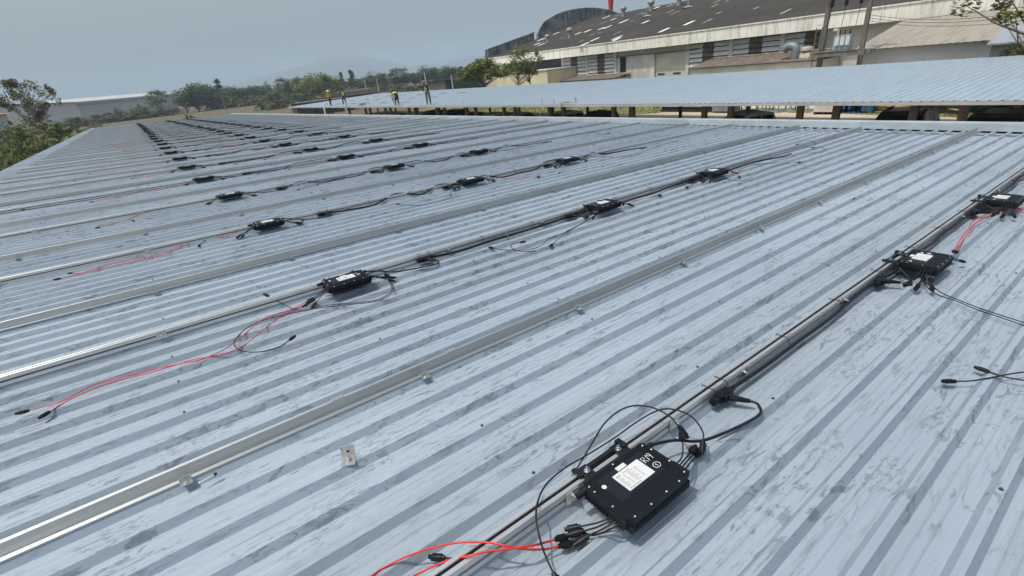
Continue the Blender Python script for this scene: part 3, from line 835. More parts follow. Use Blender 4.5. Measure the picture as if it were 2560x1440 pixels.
# bits lying on the carport roof
for i, (x, y) in enumerate(((1310, 265), (1362, 261), (1140, 262), (1040, 262), (905, 262), (930, 258))):
    p = hit(x, y, Z=CZ0 + .1); p.x = max(p.x, CX0 + .5)
    t = thing('rail_bracket', ['small upright bracket by the eave of the carport, before the long rail', 'small upright bracket on the carport roof just left of the long rail', 'small dark bracket on the carport right of the leaning worker',
                               'tiny bracket between the two right-hand workers', 'flat tray-like bracket right of the two standing workers', 'thin bracket behind the flat tray on the carport'][i], 'bracket', (p.x, p.y, carz(p.x, p.y)))
    mb = MB(); mb.box(-.04, .04, -.03, .03, 0, .01); mb.box(-.012, .012, -.02, .02, .01, .22); mb.build('bracket_body', M_clip, t)
p0 = hit(1386, 263, Z=CZ0 + .1); p1 = hit(1424, 255, Z=CZ0 + .2)
t = thing('steel_rail', 'long grey steel rail lying loose on the carport roof', 'rail', (p0.x + .4, p0.y, carz(p0.x + .4, p0.y)))
mb = MB(); d = Vector((p1.x - p0.x, p1.y - p0.y, .10)); mb.beam((0, 0, .05), d + Vector((0, 0, .06)), .10, .07); mb.box(d.x - .05, d.x + .05, d.y - .05, d.y + .05, d.z - .10, d.z + .18)
mb.build('rail_profile', M_galv, t)
p = hit(880, 264, Z=CZ0 + .1)
t = thing('stacked_parts', 'small grey stack of parts on the carport roof by the worker in a lime vest', 'stack', (19.4, p.y, carz(19.4, p.y)))
mb = MB()
for i in range(4): mb.box(-.25, .25, -.35 + .03 * i, .35 - .02 * i, i * .055, i * .055 + .045)
mb.build('part_stack', mat('grey_parts', (.30, .30, .28), .6, .3), t)
for i in range(18):                                             # clamps standing in rows on the far half
    x = 20.6 + (i % 3) * 3.1 + rnd.uniform(-.2, .2); y = 44 + (i // 3) * 4.4 + rnd.uniform(-.6, .6)
    t = thing('mounting_strip', 'short grey mounting strip lying on the far half of the carport roof', 'strip', (x, y, carz(x, y) + .01), 'mounting strips on the far half of the carport roof')
    mb = MB(); mb.box(-.08, .08, -.75, .75, 0, .05); mb.box(-.02, .02, -.7, .7, .05, .10); mb.build('strip_body', M_galv, t)
# ladder and white pole against the eave
def ladder(p, H, name, label):
    t = thing(name, label, 'ladder', p)
    a = Vector((.55, 0, H))
    for s in (-.2, .2):
        mb = MB(); mb.beam((0, s, 0), a + Vector((0, s, 0)), .035, .07); mb.build('stile', M_alu, t)
    for i in range(10):
        q = a * ((i + .6) / 10.4); mb = MB(); mb.beam(q + Vector((0, -.19, 0)), q + Vector((0, .19, 0)), .03, .03); mb.build('rung', M_alu, t)
p = hit(858, 285, X=17.9); ladder((17.9, p.y, 0), 3.0, 'ladder', 'aluminium ladder leaning on the carport eave below the worker in a lime vest')
p = hit(810, 280, X=18.1)
t = thing('white_post', 'white upright pole standing against the carport eave left of the ladder', 'pole', (18.1, p.y, 0))
mb = MB(); mb.beam((0, 0, 0), (.1, -.1, 2.75), .16, .10); mb.build('pole', mat('white_paint', (.72, .74, .72), .6), t)

# ================================================================ the big hall
HX = 55.0
M_fascia = bpy.data.materials.new('stained_white_fascia'); M_fascia.use_nodes = True
g = NT(M_fascia)
c = g.mix(g.ramp(g.noise((1, .35, .35), 4), .35, .65), (.68, .67, .60), (.80, .79, .72))
c = g.mix(g.math('MULTIPLY', g.ramp(g.noise((1, 3.2, .28), 5, .75), .50, .70), .75), c, (.26, .25, .22))
c = g.mix(g.math('MULTIPLY', g.ramp(g.noise((1, 9, .5), 3, .6, (3, 3, 0)), .60, .7), .6), c, (.13, .125, .11))
g.L(c, g.b.inputs['Base Color']); g.b.inputs['Roughness'].default_value = .85
M_conc = bpy.data.materials.new('mossy_concrete'); M_conc.use_nodes = True
g = NT(M_conc)
c = g.mix(g.ramp(g.noise((.5, .5, .5), 5, .65), .35, .65), (.13, .14, .135), (.30, .32, .315))
c = g.mix(g.math('MULTIPLY', g.ramp(g.noise((1.4, 1.4, .35), 5, .7), .52, .66), .8), c, (.035, .036, .034))
g.L(c, g.b.inputs['Base Color']); g.b.inputs['Roughness'].default_value = .9
M_hroof = bpy.data.materials.new('old_fibre_cement_roof'); M_hroof.use_nodes = True
g = NT(M_hroof)
c = g.mix(g.ramp(g.noise((.22, .12, .2), 5, .6), .35, .65), (.040, .037, .032), (.056, .052, .046))
c = g.mix(g.math('MULTIPLY', g.ramp(g.noise((.18, 1.6, .3), 4, .7, (3, 0, 0)), .56, .70), .5), c, (.075, .072, .067))
c = g.mix(g.math('MULTIPLY', g.ramp(g.noise((.9, 7, .3), 3, .7, (1, 7, 0)), .48, .62), .5), c, (.024, .023, .022))
g.L(c, g.b.inputs['Base Color']); g.b.inputs['Roughness'].default_value = .9; g.b.inputs['Specular IOR Level'].default_value = .15
M_wall = mat('off_white_wall', (.52, .52, .47), .85, 0, .1, (.5, .5, 1.5), col2=(.42, .41, .36), lo=.35, hi=.6)
M_cream = mat('cream_wall', (.62, .56, .40), .85, 0, .08, (.4, .4, .4))
M_louv = mat('white_louvre', (.50, .52, .51), .7, 0, .10, (.6, .6, 2))
M_brown = mat('brown_louvre', (.105, .072, .034), .8, 0, .3, (.8, .8, 1.5))
M_green_band = mat('pale_green_band', (.45, .49, .37), .85, 0, .1, (.5, .5, 1))
M_doorm = mat('weathered_white_door', (.46, .46, .43), .8, 0, .2, (1.5, .8, .3))
hall = thing('factory_hall', 'large old factory hall with dark sloping roof, stained white fascia and rounded gable', 'building', (HX, 40, 0))
def H(x, y, z): return Vector((x - HX, y - 40, z))
FT, FB = 6.13, 4.84
HY0, HY1 = -30.0, 79.4
RX, RZ = 80.0, 11.45
mb = MB(); nseg = 60
def sag(y): return .05 * mnoise.noise((y * .15, 3, 0))
for j in range(nseg + 1):
    y = HY0 + (HY1 - HY0) * j / nseg
    for t in (0, .33, .66, 1): mb.v.append(tuple(H(HX + .02 + (RX - HX) * t, y, FT + .02 + (RZ - FT) * t + sag(y + 9 * t) * (1 if 0 < t < 1 else 0))))
for j in range(nseg):
    for a in range(3): mb.f.append((j * 4 + a, j * 4 + a + 1, (j + 1) * 4 + a + 1, (j + 1) * 4 + a)); mb.m.append(0)
mb.face([H(RX, HY0, RZ + .02), H(RX + 25, HY0, FT), H(RX + 25, HY1, FT), H(RX, HY1, RZ + .02)])
roof = mb.build('roof', M_hroof, hall)
def on_hall(x, y):
    """where the line of sight through a photo point meets the roof plane"""
    d = pix(x, y); s = (RZ - FT) / (RX - HX)
    t = (FT - CAMZ - s * HX) / (d.z - s * d.x)
    p = CAM + d * t; return p
mb = MB(); mb.box(-.12, .12, HY0 - 40, HY1 - 40, FB, FT); mb.box(-.20, .14, HY0 - 40, HY1 - 40, FT - .10, FT + .015)
mb.build('fascia', M_fascia, hall)
mb = MB(); mb.box(.12, 1.0, HY0 - 40, HY1 - 40, FB + .10, FB + .2); mb.build('soffit', M_wall, hall)
WX = 56.0
mb = MB(); mb.box(WX - HX, WX - HX + .3, HY0 - 40, HY1 - 40, 0, FB + .12); mb.box(WX + .3 - HX, RX + 25 - HX, HY1 - 40 - .3, HY1 - 40, 0, FT)
mb.build('front_wall', M_wall, hall)
# gable parapets
def arc_pts(z0=8.75, zt=13.5, hw=13.1, n=26):
    return [(RX + hw * math.cos(math.pi * (1 - i / n)), z0 + (zt - z0) * max(0.0, math.sin(math.pi * i / n)) ** .86) for i in range(n + 1)]
def roofz(x): return FT + (RZ - FT) * (x - HX) / (RX - HX) if x < RX else RZ - (RZ - FT) * (x - RX) / 25
A = arc_pts()
mb = MB()
poly = A + [(RX + 13.1, roofz(RX + 13.1) - .3), (RX, RZ - .5), (RX - 13.1, roofz(RX - 13.1) - .3)]
top = A; k = len(top)
yv = HY1 + .05
for i in range(k - 1):
    (x0, z0), (x1, z1) = top[i], top[i + 1]
    b0, b1 = roofz(x0) - .3, roofz(x1) - .3
    for yy, rev in ((yv, 0), (yv + .35, 1)):
        q = [H(x0, yy, b0), H(x1, yy, b1), H(x1, yy, z1), H(x0, yy, z0)]
        mb.face(q if not rev else q[::-1])
    mb.face([H(x0, yv - .12, z0), H(x1, yv - .12, z1), H(x1, yv + .47, z1), H(x0, yv + .47, z0)])
    mb.face([H(x0, yv - .12, z0 - .35), H(x1, yv - .12, z1 - .35), H(x1, yv - .12, z1), H(x0, yv - .12, z0)])
for x in (70.0, 75.2, 80, 84.8, 90):
    zt = min(z for xx, z in [min(A, key=lambda q: abs(q[0] - x))]) - .15
    mb.box(x - HX - .3, x - HX + .3, yv - 40 - .22, yv - 40, roofz(x) - .2, zt)
mb.build('arched_parapet', M_conc, hall)
mb = MB()
pts = [(54.7, FB - .3), (54.7, 7.5), (66.0, 9.75), (66.0, roofz(66) - .3)]
mb.prism(pts, yv, yv + .35, lambda a, b, h: tuple(H(a, h, b)))
mb.prism([(54.6, 7.35), (54.6, 7.55), (66.1, 9.83), (66.1, 9.63)], yv - .1, yv + .46, lambda a, b, h: tuple(H(a, h, b)))
for x in (57.6,): mb.box(x - HX - .25, x - HX + .25, yv - 40 - .2, yv - 40, roofz(x) - .2, 7.9)
mb.box(.0 - .3, .2, yv - 40 - .2, yv - 40 + .36, FB - .4, 7.4)
mb.build('stepped_parapet', M_conc, hall)
# skylight patches
M_sky = mat('white_patch_sheet', (.72, .72, .70), .5, 0, .06, (2, 2, 2))
M_pale = mat('faded_patch_sheet', (.24, .235, .22), .8, 0, .2, (2, 2, 2))
def c3(x, y): return 1150 + x / 3.654, y / 3.654
SK = [(1335, 160, 1), (1400, 180, .6), (1495, 200, 1.1), (1695, 205, .8), (1290, 265, .7), (1345, 252, 1), (1165, 287, .8), (1078, 310, .8), (2093, 215, 1), (1865, 280, 1), (1435, 350, 1), (1232, 365, .9), (1135, 410, .9), (705, 405, .7), (745, 410, .8), (740, 365, .9), (1795, 74, .7), (500, 468, .6), (880, 308, .8), (1430, 365, .8)]
for x, y, L in SK:
    p = on_hall(*c3(x, y)); mb = MB(); s = (RZ - FT) / (RX - HX); w = .24 + .1 * rnd.random()
    q = [H(p.x - L, p.y - w, p.z - L * s + .07), H(p.x + L, p.y - w, p.z + L * s + .07), H(p.x + L, p.y + w, p.z + L * s + .07), H(p.x - L, p.y + w, p.z - L * s + .07)]
    mb.face(q); mb.build('skylight_patch', M_sky, hall)
mb = MB(); rr = random.Random(21); s = (RZ - FT) / (RX - HX)
for i in range(60):
    x = rr.uniform(57, 78); y = rr.uniform(5, 76); L = rr.uniform(.4, 1.1); w = .18
    z = roofz(x) + .055
    mb = MB(); mb.face([H(x - L, y - w, z - L * s), H(x + L, y - w, z + L * s), H(x + L, y + w, z + L * s), H(x - L, y + w, z - L * s)]); mb.build('faded_patch', M_pale, hall)
# turbine ventilators and pipes on the roof
M_vent = mat('galvanised_ventilator', (.33, .33, .31), .6, .4)
for x, y, sc_ in ((800, 385, .75), (1003, 345, .95), (1493, 148, 1.0), (1745, 100, 1.05), (2000, 50, 1.15)):
    p = on_hall(*c3(x, y)); o = MB(); o.cyl(p - Vector((HX, 40, .3)), .33 * sc_, 1.15 * sc_, 12)
    b = p - Vector((HX, 40, 0)) + Vector((0, 0, .85 * sc_))
    v = o.build('roof_ventilator', M_vent, hall)
    mb = MB(); mb.lathe(b, [(.34 * sc_, 0), (.52 * sc_, .12 * sc_), (.58 * sc_, .35 * sc_), (.50 * sc_, .6 * sc_), (.28 * sc_, .72 * sc_), (.001, .75 * sc_)], 16); mb.build('turbine_head', M_vent, v)
for x, y in ((1710, 150), (2085, 68)):
    p = on_hall(*c3(x, y)); b = p - Vector((HX, 40, .2)); mb = MB(); mb.cyl(b, .10, 1.5, 8); mb.lathe(b + Vector((0, 0, .2)), [(.9, 0), (.12, .25)], 10); mb.build('vent_pipe', M_pale, hall)
# the front: bays of louvres between pillars, brown inserts, sliding door
def wy(x, y=140): return hit(x, y, X=WX).y
F = WX - HX
def louvres(ya, yb, zb, zt, m, name):
    mb = MB(); n_ = max(3, int((zt - zb) / .44)); h = (zt - zb) / n_
    for i in range(n_):
        z = zb + i * h
        mb.prism([(-.24, z + h * .02), (-.05, z + h * .84), (-.075, z + h * .84), (-.265, z + h * .02)], ya - 40, yb - 40, lambda a, b, q: (F + a, q, b))
    return mb.build(name, m, hall)
for x in (1408, 1469, 1541, 1722, 1828, 1955, 2052):
    y = wy(x); mb = MB(); mb.box(F - .26, F, y - 40 - .22, y - 40 + .22, 0, FB + .1); mb.build('pillar', M_wall, hall)
for xa, xb, zb in ((1408, 1469, 1.85), (1469, 1541, 2.0), (1722, 1828, 2.3), (1828, 1955, 2.3), (1955, 2052, 2.3)):
    ya, yb = wy(xb) + .24, wy(xa) - .24
    ins = {1408: (1428, 1445), 1469: (1495, 1513), 1722: (1758, 1786), 1828: (1872, 1905), 1955: (2008, 2048)}[xa]
    ia, ib = wy(ins[1]), wy(ins[0])
    if yb - ib > .2: louvres(ib, yb, zb, FB - .05, M_louv, 'louvre_panel')
    if ia - ya > .2: louvres(ya, ia, zb, FB - .05, M_louv, 'louvre_panel')
    louvres(ia, ib, zb, FB - .05, M_brown, 'brown_insert')
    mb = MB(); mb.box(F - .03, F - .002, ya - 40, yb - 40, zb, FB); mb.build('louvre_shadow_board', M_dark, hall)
ya, yb = wy(1640), wy(1568)
mb = MB(); mb.box(F - .22, F - .12, ya - 40, yb - 40, .1, 4.15); mb.box(F - .25, F - .22, ya - 40, ya - 40 + .12, .1, 4.15); mb.box(F - .25, F - .22, yb - 40 - .12, yb - 40, .1, 4.15); mb.box(F - .25, F - .22, ya - 40 + .12, yb - 40 - .12, 4.03, 4.15); mb.build('sliding_door', M_doorm, hall)
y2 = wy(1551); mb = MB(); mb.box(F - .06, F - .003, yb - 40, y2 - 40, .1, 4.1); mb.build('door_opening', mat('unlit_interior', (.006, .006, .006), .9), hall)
mb = MB(); mb.box(F - .3, F - .02, ya - 6 - 40, y2 + .6 - 40, 4.16, 4.24); mb.build('door_track', M_rust, hall)
mb = MB(); mb.box(F - .10, F, y2 - 40, y2 + .5 - 40, .1, 4.16); mb.build('door_frame', M_wall, hall)
ya, yb = wy(1716), wy(1640)
mb = MB(); mb.box(F - .02, F, ya - 40, yb - 40 - .1, 2.15, 2.55); mb.build('green_band', M_green_band, hall)
mb = MB()
for x in (1654, 1694): mb.box(F - .04, F - .003, wy(x) - 40 - .55, wy(x) - 40 + .55, 1.62, 1.82)
mb.build('wall_vent', M_dark, hall)
mb = MB(); mb.box(F - .05, F - .004, wy(1403) - 40, 76.0 - 40, 3.6, FB - .02); mb.build('dark_window_band', M_dark, hall)
mb = MB()
for y in range(60, 76, 3): mb.box(F - .09, F - .05, y - 40 - .05, y - 40 + .05, 3.6, FB - .02)
mb.box(F - .09, F - .05, wy(1403) - 40, 36, 4.15, 4.22); mb.build('window_bar', M_rust, hall)
# cream block in front of the hall, lean-to roofs
ya = hit(1367, 170, X=50).y
t = thing('cream_block', 'low cream rendered block in front of the left end of the hall, behind the trees', 'building', (50, ya, 0))
mb = MB(); mb.box(0, 5.95, 0, 26, 0, 3.42); mb.build('wall', M_cream, t)
mb = MB(); mb.box(-.1, 5.95, -.1, 26.1, 3.42, 3.55); mb.build('roof_slab', M_wall, t)
M_tile = bpy.data.materials.new('old_roof_tiles'); M_tile.use_nodes = True
g = NT(M_tile); c = g.mix(g.ramp(g.noise((1.2, 3, 1), 5, .7), .35, .65), (.07, .055, .048), (.17, .14, .115)); g.L(c, g.b.inputs['Base Color']); g.b.inputs['Roughness'].default_value = .9
def lean(name, label, xa, ya, xb, yb, px_front, z_front, z_back, X0_, X1_):
    y0 = hit(px_front[1], 180, X=X0_).y; y1 = hit(px_front[0], 180, X=X0_).y
    t = thing(name, label, 'shed', (X0_, y0, 0)); L = y1 - y0; D = X1_ - X0_
    mb = MB()
    n_ = int(L / .16)
    for i in range(n_ + 1):
        for (x, z) in ((-.25, z_front), (D, z_back)):
            mb.v.append((x, i * L / n_, z + (.05 if i % 2 else 0)))
    for i in range(n_): mb.f.append((2 * i, 2 * i + 1, 2 * i + 3, 2 * i + 2)); mb.m.append(0)
    mb.build('roof', M_tile, t)
    mb = MB(); mb.box(0, D, .1, L - .1, 0, z_front - .05); mb.build('wall', M_wall, t)
    mb = MB()
    for i in range(int(L / .3)): mb.ball((D - .1, i * .3 + .15, z_back + .05), .14, .17, .09, 6)
    mb.build('ridge_tiles', mat('mossy_ridge_tile', (.34, .30, .20), .9, 0, .3, (3, 3, 3)), t)
    return t
lean('lean_to_shed', 'lean-to with dark tiled roof and pale ridge below the louvred wall', 0, 0, 0, 0, (1725, 2045), 2.35, 3.02, 51.5, 55.7)
lean('lean_to_shed', 'small lean-to with dusty brown roof beside the cream block', 0, 0, 0, 0, (1395, 1535), 1.75, 2.1, 52.5, 55.7)
# rooftop duct and white cap on the lean-to
p = hit(1985, 165, X=52.5)
t = thing('exhaust_duct', 'grey hooked exhaust duct rising from the tiled lean-to roof', 'duct', (p.x, p.y, 2.45))
mb = MB(); mb.tube(smooth_pts([(0, 0, -.2), (0, 0, .7), (0, .12, 1.05), (0, .5, 1.22), (0, .95, 1.12), (0, 1.15, .85)], 4), .36, 14); mb.build('duct_body', mat('grey_duct', (.17, .19, .21), .5, .2), t, True)
p = hit(2012, 160, X=53)
t = thing('roof_cowl', 'shiny domed cowl on a white base beside the hooked duct', 'cowl', (p.x, p.y, 2.6))
mb = MB(); mb.box(-.5, .5, -.55, .55, -.2, .35); mb.build('base', mat('white_cowl_base', (.65, .60, .48), .8), t)
mb = MB(); mb.lathe((0, 0, .3), [(.35, 0), (.35, .25), (.62, .28), (.55, .5), (.3, .62), (.001, .66)], 14); mb.build('cowl', M_vent, t)

# annex with beige sheet roof
P0 = hit(2140, 126, X=46); P1 = hit(2240, 54, X=54.6); z0 = P0.z; z1 = P1.z
y1 = hit(2150, 140, X=46).y; y0 = -14
t = thing('annex', 'beige-roofed annex with pale grey walls at the right, in front of the hall', 'building', (46, y0, 0))
mb = MB(); L = y1 + .4 - y0; n_ = int(L / .22)
for i in range(n_ + 1):
    for x, z in ((-.45, z0), (8.6, z1)): mb.v.append((x, i * L / n_, z + (.035 if i % 2 else 0)))
for i in range(n_): mb.f.append((2 * i, 2 * i + 1, 2 * i + 3, 2 * i + 2)); mb.m.append(0)
mb.build('roof', mat('beige_sheet_roof', (.25, .232, .19), .8, .0, .10, (.4, 2, 1)), t)
mb = MB(); mb.box(0, 8.5, 0, y1 - y0, 0, z0 - .03); mb.build('wall', mat('pale_panel_wall', (.43, .45, .46), .7, 0, .06, (.3, .3, .3)), t)
mb = MB(); mb.box(-.012, -.002, 0, y1 - y0, 0, z0 - 1.05); mb.build('lower_panel', mat('pale_lower_panel', (.52, .53, .52), .7, 0, .06, (.5, .5, .5)), t)
p = hit(2480, 112, X=43)
t = thing('grey_shed', 'grey shed with blue-grey roof behind the leaves at the far right', 'building', (43, -16, 0))
zz = hit(2480, 108, X=43).z; mb = MB(); mb.box(0, 2.8, 0, p.y + 16, 0, zz - .1); mb.build('wall', mat('grey_shed_wall', (.22, .225, .22), .8, 0, .1, (1, 1, 1)), t)
zb = hit(2520, 70, X=45.8).z
mb = MB(); mb.prism([(-.3, zz - .1), (-.3, zz), (2.95, zb + .1), (2.95, zb)], 0, p.y + 16.2, lambda a, b, h: (a, h, b)); mb.build('roof', mat('blue_grey_shed_roof', (.22, .25, .28), .6, 0, .1, (.5, 2, 1)), t)

# transformer platform and power lines
M_pole = mat('concrete_pole', (.14, .13, .115), .9, 0, .15, (3, 3, .6))
pa = hit(2056, 120, X=44.5); pb = hit(2166, 60, X=44.5)
poles = []
for p, lab in ((pa, 'concrete utility pole at the left end of the transformer platform'), (pb, 'concrete utility pole at the right end of the transformer platform')):
    t = thing('utility_pole', lab, 'pole', (44.5, p.y, 0)); mb = MB(); mb.beam((0, 0, 0), (0, 0, 9.5), .26, .28); mb.build('pole', M_pole, t)
    mb = MB(); mb.box(-.16, .16, -.9, .9, 8.6, 8.72); mb.build('crossarm', M_pole, t); poles.append(t)
zp = hit(2085, 127, X=44.2).z
ymid = (pa.y + pb.y) / 2
t = thing('transformer_platform', 'grey beam platform between two poles carrying the transformer', 'platform', (44.2, ymid, 0))
hl = (pa.y - pb.y) / 2 + .5
mb = MB(); mb.box(-.55, -.30, -hl, hl, zp - .38, zp - .05); mb.box(.5, .75, -hl, hl, zp - .38, zp - .05); mb.box(-.6, .8, -hl + .5, hl - .3, zp - .05, zp); mb.build('platform', M_pole, t)
mb = MB()
mb.beam((.0, -hl + .6, zp + 3.6), (.0, hl - .4, zp + 3.6), .10, .12); mb.build('top_bar', M_pole, t)
for i in range(3):
    y = -.9 + i * .95; mb = MB(); mb.tube([(0, y, zp + 3.55), (0, y, zp + 2.95)], .12, 8); mb.tube([(0, y, zp + 2.95), (0, y + .1, zp + 1.6)], .02, 5); mb.build('fuse_cutout', M_blackp, t)
yt = hit(2107, 110, X=44.2).y
t = thing('transformer', 'pale blue-grey transformer with three fin boxes and black bushings', 'transformer', (44.2, yt, zp))
t.scale = (.72, .68, .78)
M_tr = mat('blue_grey_transformer', (.33, .40, .44), .45, .1, .1, (2, 2, 2)); M_tr2 = mat('pale_fin_box', (.52, .58, .60), .45)
mb = MB(); mb.box(-.3, .45, -.85, .85, .08, 1.25); mb.box(-.35, .5, -.9, .9, 1.25, 1.32); mb.box(-.25, .4, -.8, .8, 0, .08); mb.build('tank', M_tr, t)
for i in range(3): mb = MB(); mb.box(-.5, -.302, -.80 + i * .52, -.40 + i * .52, .45, 1.2); mb.build('fin_box', M_tr2, t)
for i in range(3): mb = MB(); mb.tube([(0, -.55 + i * .5, 1.32), (0, -.55 + i * .5, 1.40), (0, -.55 + i * .5, 1.75)], [.09, .06, .05], 8); mb.build('bushing', M_blackp, t)
mb = MB(); mb.tube([(.1, .6, 1.32), (.1, .75, 1.75), (.1, 1.15, 1.75)], .2, 10); mb.build('oil_drum', M_vent, t)
yl = hit(2040, 130, X=44.0).y
t = thing('pole_ladder', 'narrow steel ladder fixed beside the left transformer pole', 'ladder', (44.0, yl, 0))
for s_ in (-.2, .2): mb = MB(); mb.beam((0, s_, 0), (0, s_, zp + 1.7), .05, .06); mb.build('stile', M_pole, t)
for i in range(13): mb = MB(); mb.beam((0, -.2, .3 + i * .4), (0, .2, .3 + i * .4), .03, .03); mb.build('rung', M_pole, t)
M_wire = mat('dark_wire', (.05, .05, .05), .6)
for i, (ya_, za_, zb_, lab) in enumerate(((0, 37, 32, 'upper'), (1, 45, 40, 'middle'), (2, 52, 52, 'lower'))):
    a = hit(2175, za_, X=44.3); b = hit(2600, zb_ - 6, X=38)
    t = thing('power_line', '%s wire running from the right transformer pole towards the tree at right' % lab, 'wire', a)
    pts = [(b - a) * (k / 8) + Vector((0, 0, -.35 * (1 - (k / 4 - 1) ** 2))) for k in range(9)]
    mb = MB(); mb.tube(pts, .014, 5); mb.build('wire', M_wire, t)
a = hit(1560, 52 + 120, X=54.0)
# red stack behind the hall
p = hit(1527, 20, X=90)
t = thing('red_stack', 'bright red flared stack rising behind the ridge of the hall', 'stack', (90, p.y, 0))
q = hit(1527, 36, X=90); mb = MB(); mb.lathe((0, 0, 0), [(.40, 0), (.40, q.z + .3), (.62, q.z + 3.2), (.66, q.z + 4.2), (.42, q.z + 4.3), (.42, q.z + 9)], 14); mb.build('stack_pipe', mat('red_paint', (.45, .018, .015), .5), t, True)
# ================================================================ trees and bushes
def leaf_mat(name, c1, c2, seed=0):
    m = bpy.data.materials.new(name); m.use_nodes = True
    g = NT(m)
    f = g.ramp(g.noise((.5, .5, .5), 3, .6, (seed, 0, 0)), .35, .65)
    col = g.mix(f, c1, c2)
    f2 = g.ramp(g.noise((6, 6, 6), 2, .5, (seed, 4, 0)), .3, .7, .65, 1.3)
    cc = g.nt.nodes.new('ShaderNodeCombineColor')
    for i in range(3): g.L(f2, cc.inputs[i])
    col = g.mix(1.0, col, cc.outputs[0], 'MULTIPLY')
    g.L(col, g.b.inputs['Base Color']); g.b.inputs['Roughness'].default_value = .65
    g.b.inputs['Specular IOR Level'].default_value = .25
    tr = g.nt.nodes.new('ShaderNodeBsdfTranslucent'); g.L(col, tr.inputs[0])
    mx = g.nt.nodes.new('ShaderNodeMixShader'); mx.inputs[0].default_value = .3
    out = g.nt.nodes['Material Output']
    g.L(g.b.outputs[0], mx.inputs[1]); g.L(tr.outputs[0], mx.inputs[2]); g.L(mx.outputs[0], out.inputs[0])
    return m
ML = {'green': leaf_mat('mid_green_leaves', (.058, .088, .026), (.110, .140, .042), 1),
      'dark': leaf_mat('dark_green_leaves', (.036, .062, .024), (.070, .102, .036), 2),
      'bright': leaf_mat('yellow_green_leaves', (.085, .120, .020), (.155, .175, .034), 3),
      'olive': leaf_mat('olive_leaves', (.085, .080, .024), (.140, .125, .038), 4),
      'brown': leaf_mat('dry_brown_leaves', (.120, .095, .046), (.105, .108, .042), 5)}
M_bark = mat('grey_brown_bark', (.15, .125, .10), .9, 0, .25, (2, 2, .5))
M_bark2 = mat('pale_bark', (.30, .27, .23), .9, 0, .25, (2, 2, .5))
def leaf_cloud(mb, centre, rad, n, size, rg, flat=1.0):
    for i in range(n):
        while True:
            p = Vector((rg.uniform(-1, 1), rg.uniform(-1, 1), rg.uniform(-1, 1)))
            if p.length <= 1: break
        p = Vector((p.x * rad, p.y * rad, p.z * rad * flat)) + centre
        a = rg.uniform(0, 6.283); t = rg.uniform(-.9, .9); s = size * rg.uniform(.55, 1.3)
        d1 = Vector((math.cos(a), math.sin(a), t * .6)).normalized() * s
        d2 = Vector((-math.sin(a), math.cos(a), rg.uniform(-.8, .8))).normalized() * s * .62
        mb.face([p - d1, p + d2 * .8, p + d1, p - d2])
def tree_meshes(seed, kind, leaf, clumps, per, size, trunk_h=.35, spread=.42, top=1.0, bark=None, dense=1.0, clump_r=.16):
    """a tree of height one (scaled later): tapered trunk, limbs to every clump, clumps of leaves with gaps between"""
    rg = random.Random(seed)
    tb = MB(); cb = MB(); cl = []
    for i in range(clumps):
        for _ in range(40):
            if kind == 'cone':
                z = rg.uniform(.18, .97); r = spread * (1.02 - z) * rg.uniform(.25, 1); a = rg.uniform(0, 6.283)
                c_ = Vector((r * math.cos(a), r * math.sin(a), z)); break
            if kind == 'umbrella':
                a = rg.uniform(0, 6.283); r = spread * math.sqrt(rg.uniform(.02, 1)); z = trunk_h + (top - trunk_h - .1) * (1 - (r / spread) ** 2 * .55) * rg.uniform(.72, 1)
                c_ = Vector((r * math.cos(a), r * math.sin(a), z))
            elif kind == 'bush':
                a = rg.uniform(0, 6.283); r = spread * math.sqrt(rg.uniform(0, 1)); z = rg.uniform(.05, .85) * math.sqrt(max(.05, 1 - (r / spread) ** 2))
                c_ = Vector((r * math.cos(a), r * math.sin(a), z))
            else:
                p = Vector((rg.gauss(0, 1), rg.gauss(0, 1), rg.gauss(0, 1))).normalized() * rg.uniform(.35, 1) ** .6
                zc = (trunk_h + top) / 2; hz = (top - trunk_h) / 2 - clump_r * .5
                c_ = Vector((p.x * spread, p.y * spread, zc + p.z * hz))
            if all((c_ - q).length > clump_r * .62 for q, _r in cl): break
        cr = clump_r * rg.uniform(.65, 1.2) * (1 if kind != 'cone' else max(.35, 1.1 - c_.z))
        cl.append((c_, cr))
        leaf_cloud(cb, c_, cr, int(per * rg.uniform(.6, 1.3) * dense), size, rg, .72)
    if kind != 'bush':
        lean_ = Vector((rg.uniform(-.05, .05), rg.uniform(-.05, .05), 0)); hh = trunk_h + (top - trunk_h) * .62
        tp = [Vector((0, 0, -.01)) + lean_ * t + Vector((0, 0, hh * t)) for t in (0, .25, .5, .75, 1)]
        tb.tube(tp, [.028, .021, .016, .010, .004], 7)
        for c_, cr in cl:
            z0_ = min(max(trunk_h * .8, c_.z - .28 * rg.uniform(.6, 1.2)), hh * .95); b = lean_ * (z0_ / hh) + Vector((0, 0, z0_))
            mid = (b + c_) / 2 + Vector((rg.uniform(-.03, .03), rg.uniform(-.03, .03), rg.uniform(-.03, .02)))
            tb.tube([b, mid, c_], [.008, .005, .002], 4, False)
    else:
        for c_, cr in cl[:6]: tb.tube([(0, 0, 0), c_], [.012, .003], 4, False)
    return tb.mesh('trunk', bark or M_bark), cb.mesh('crown', ML[leaf])
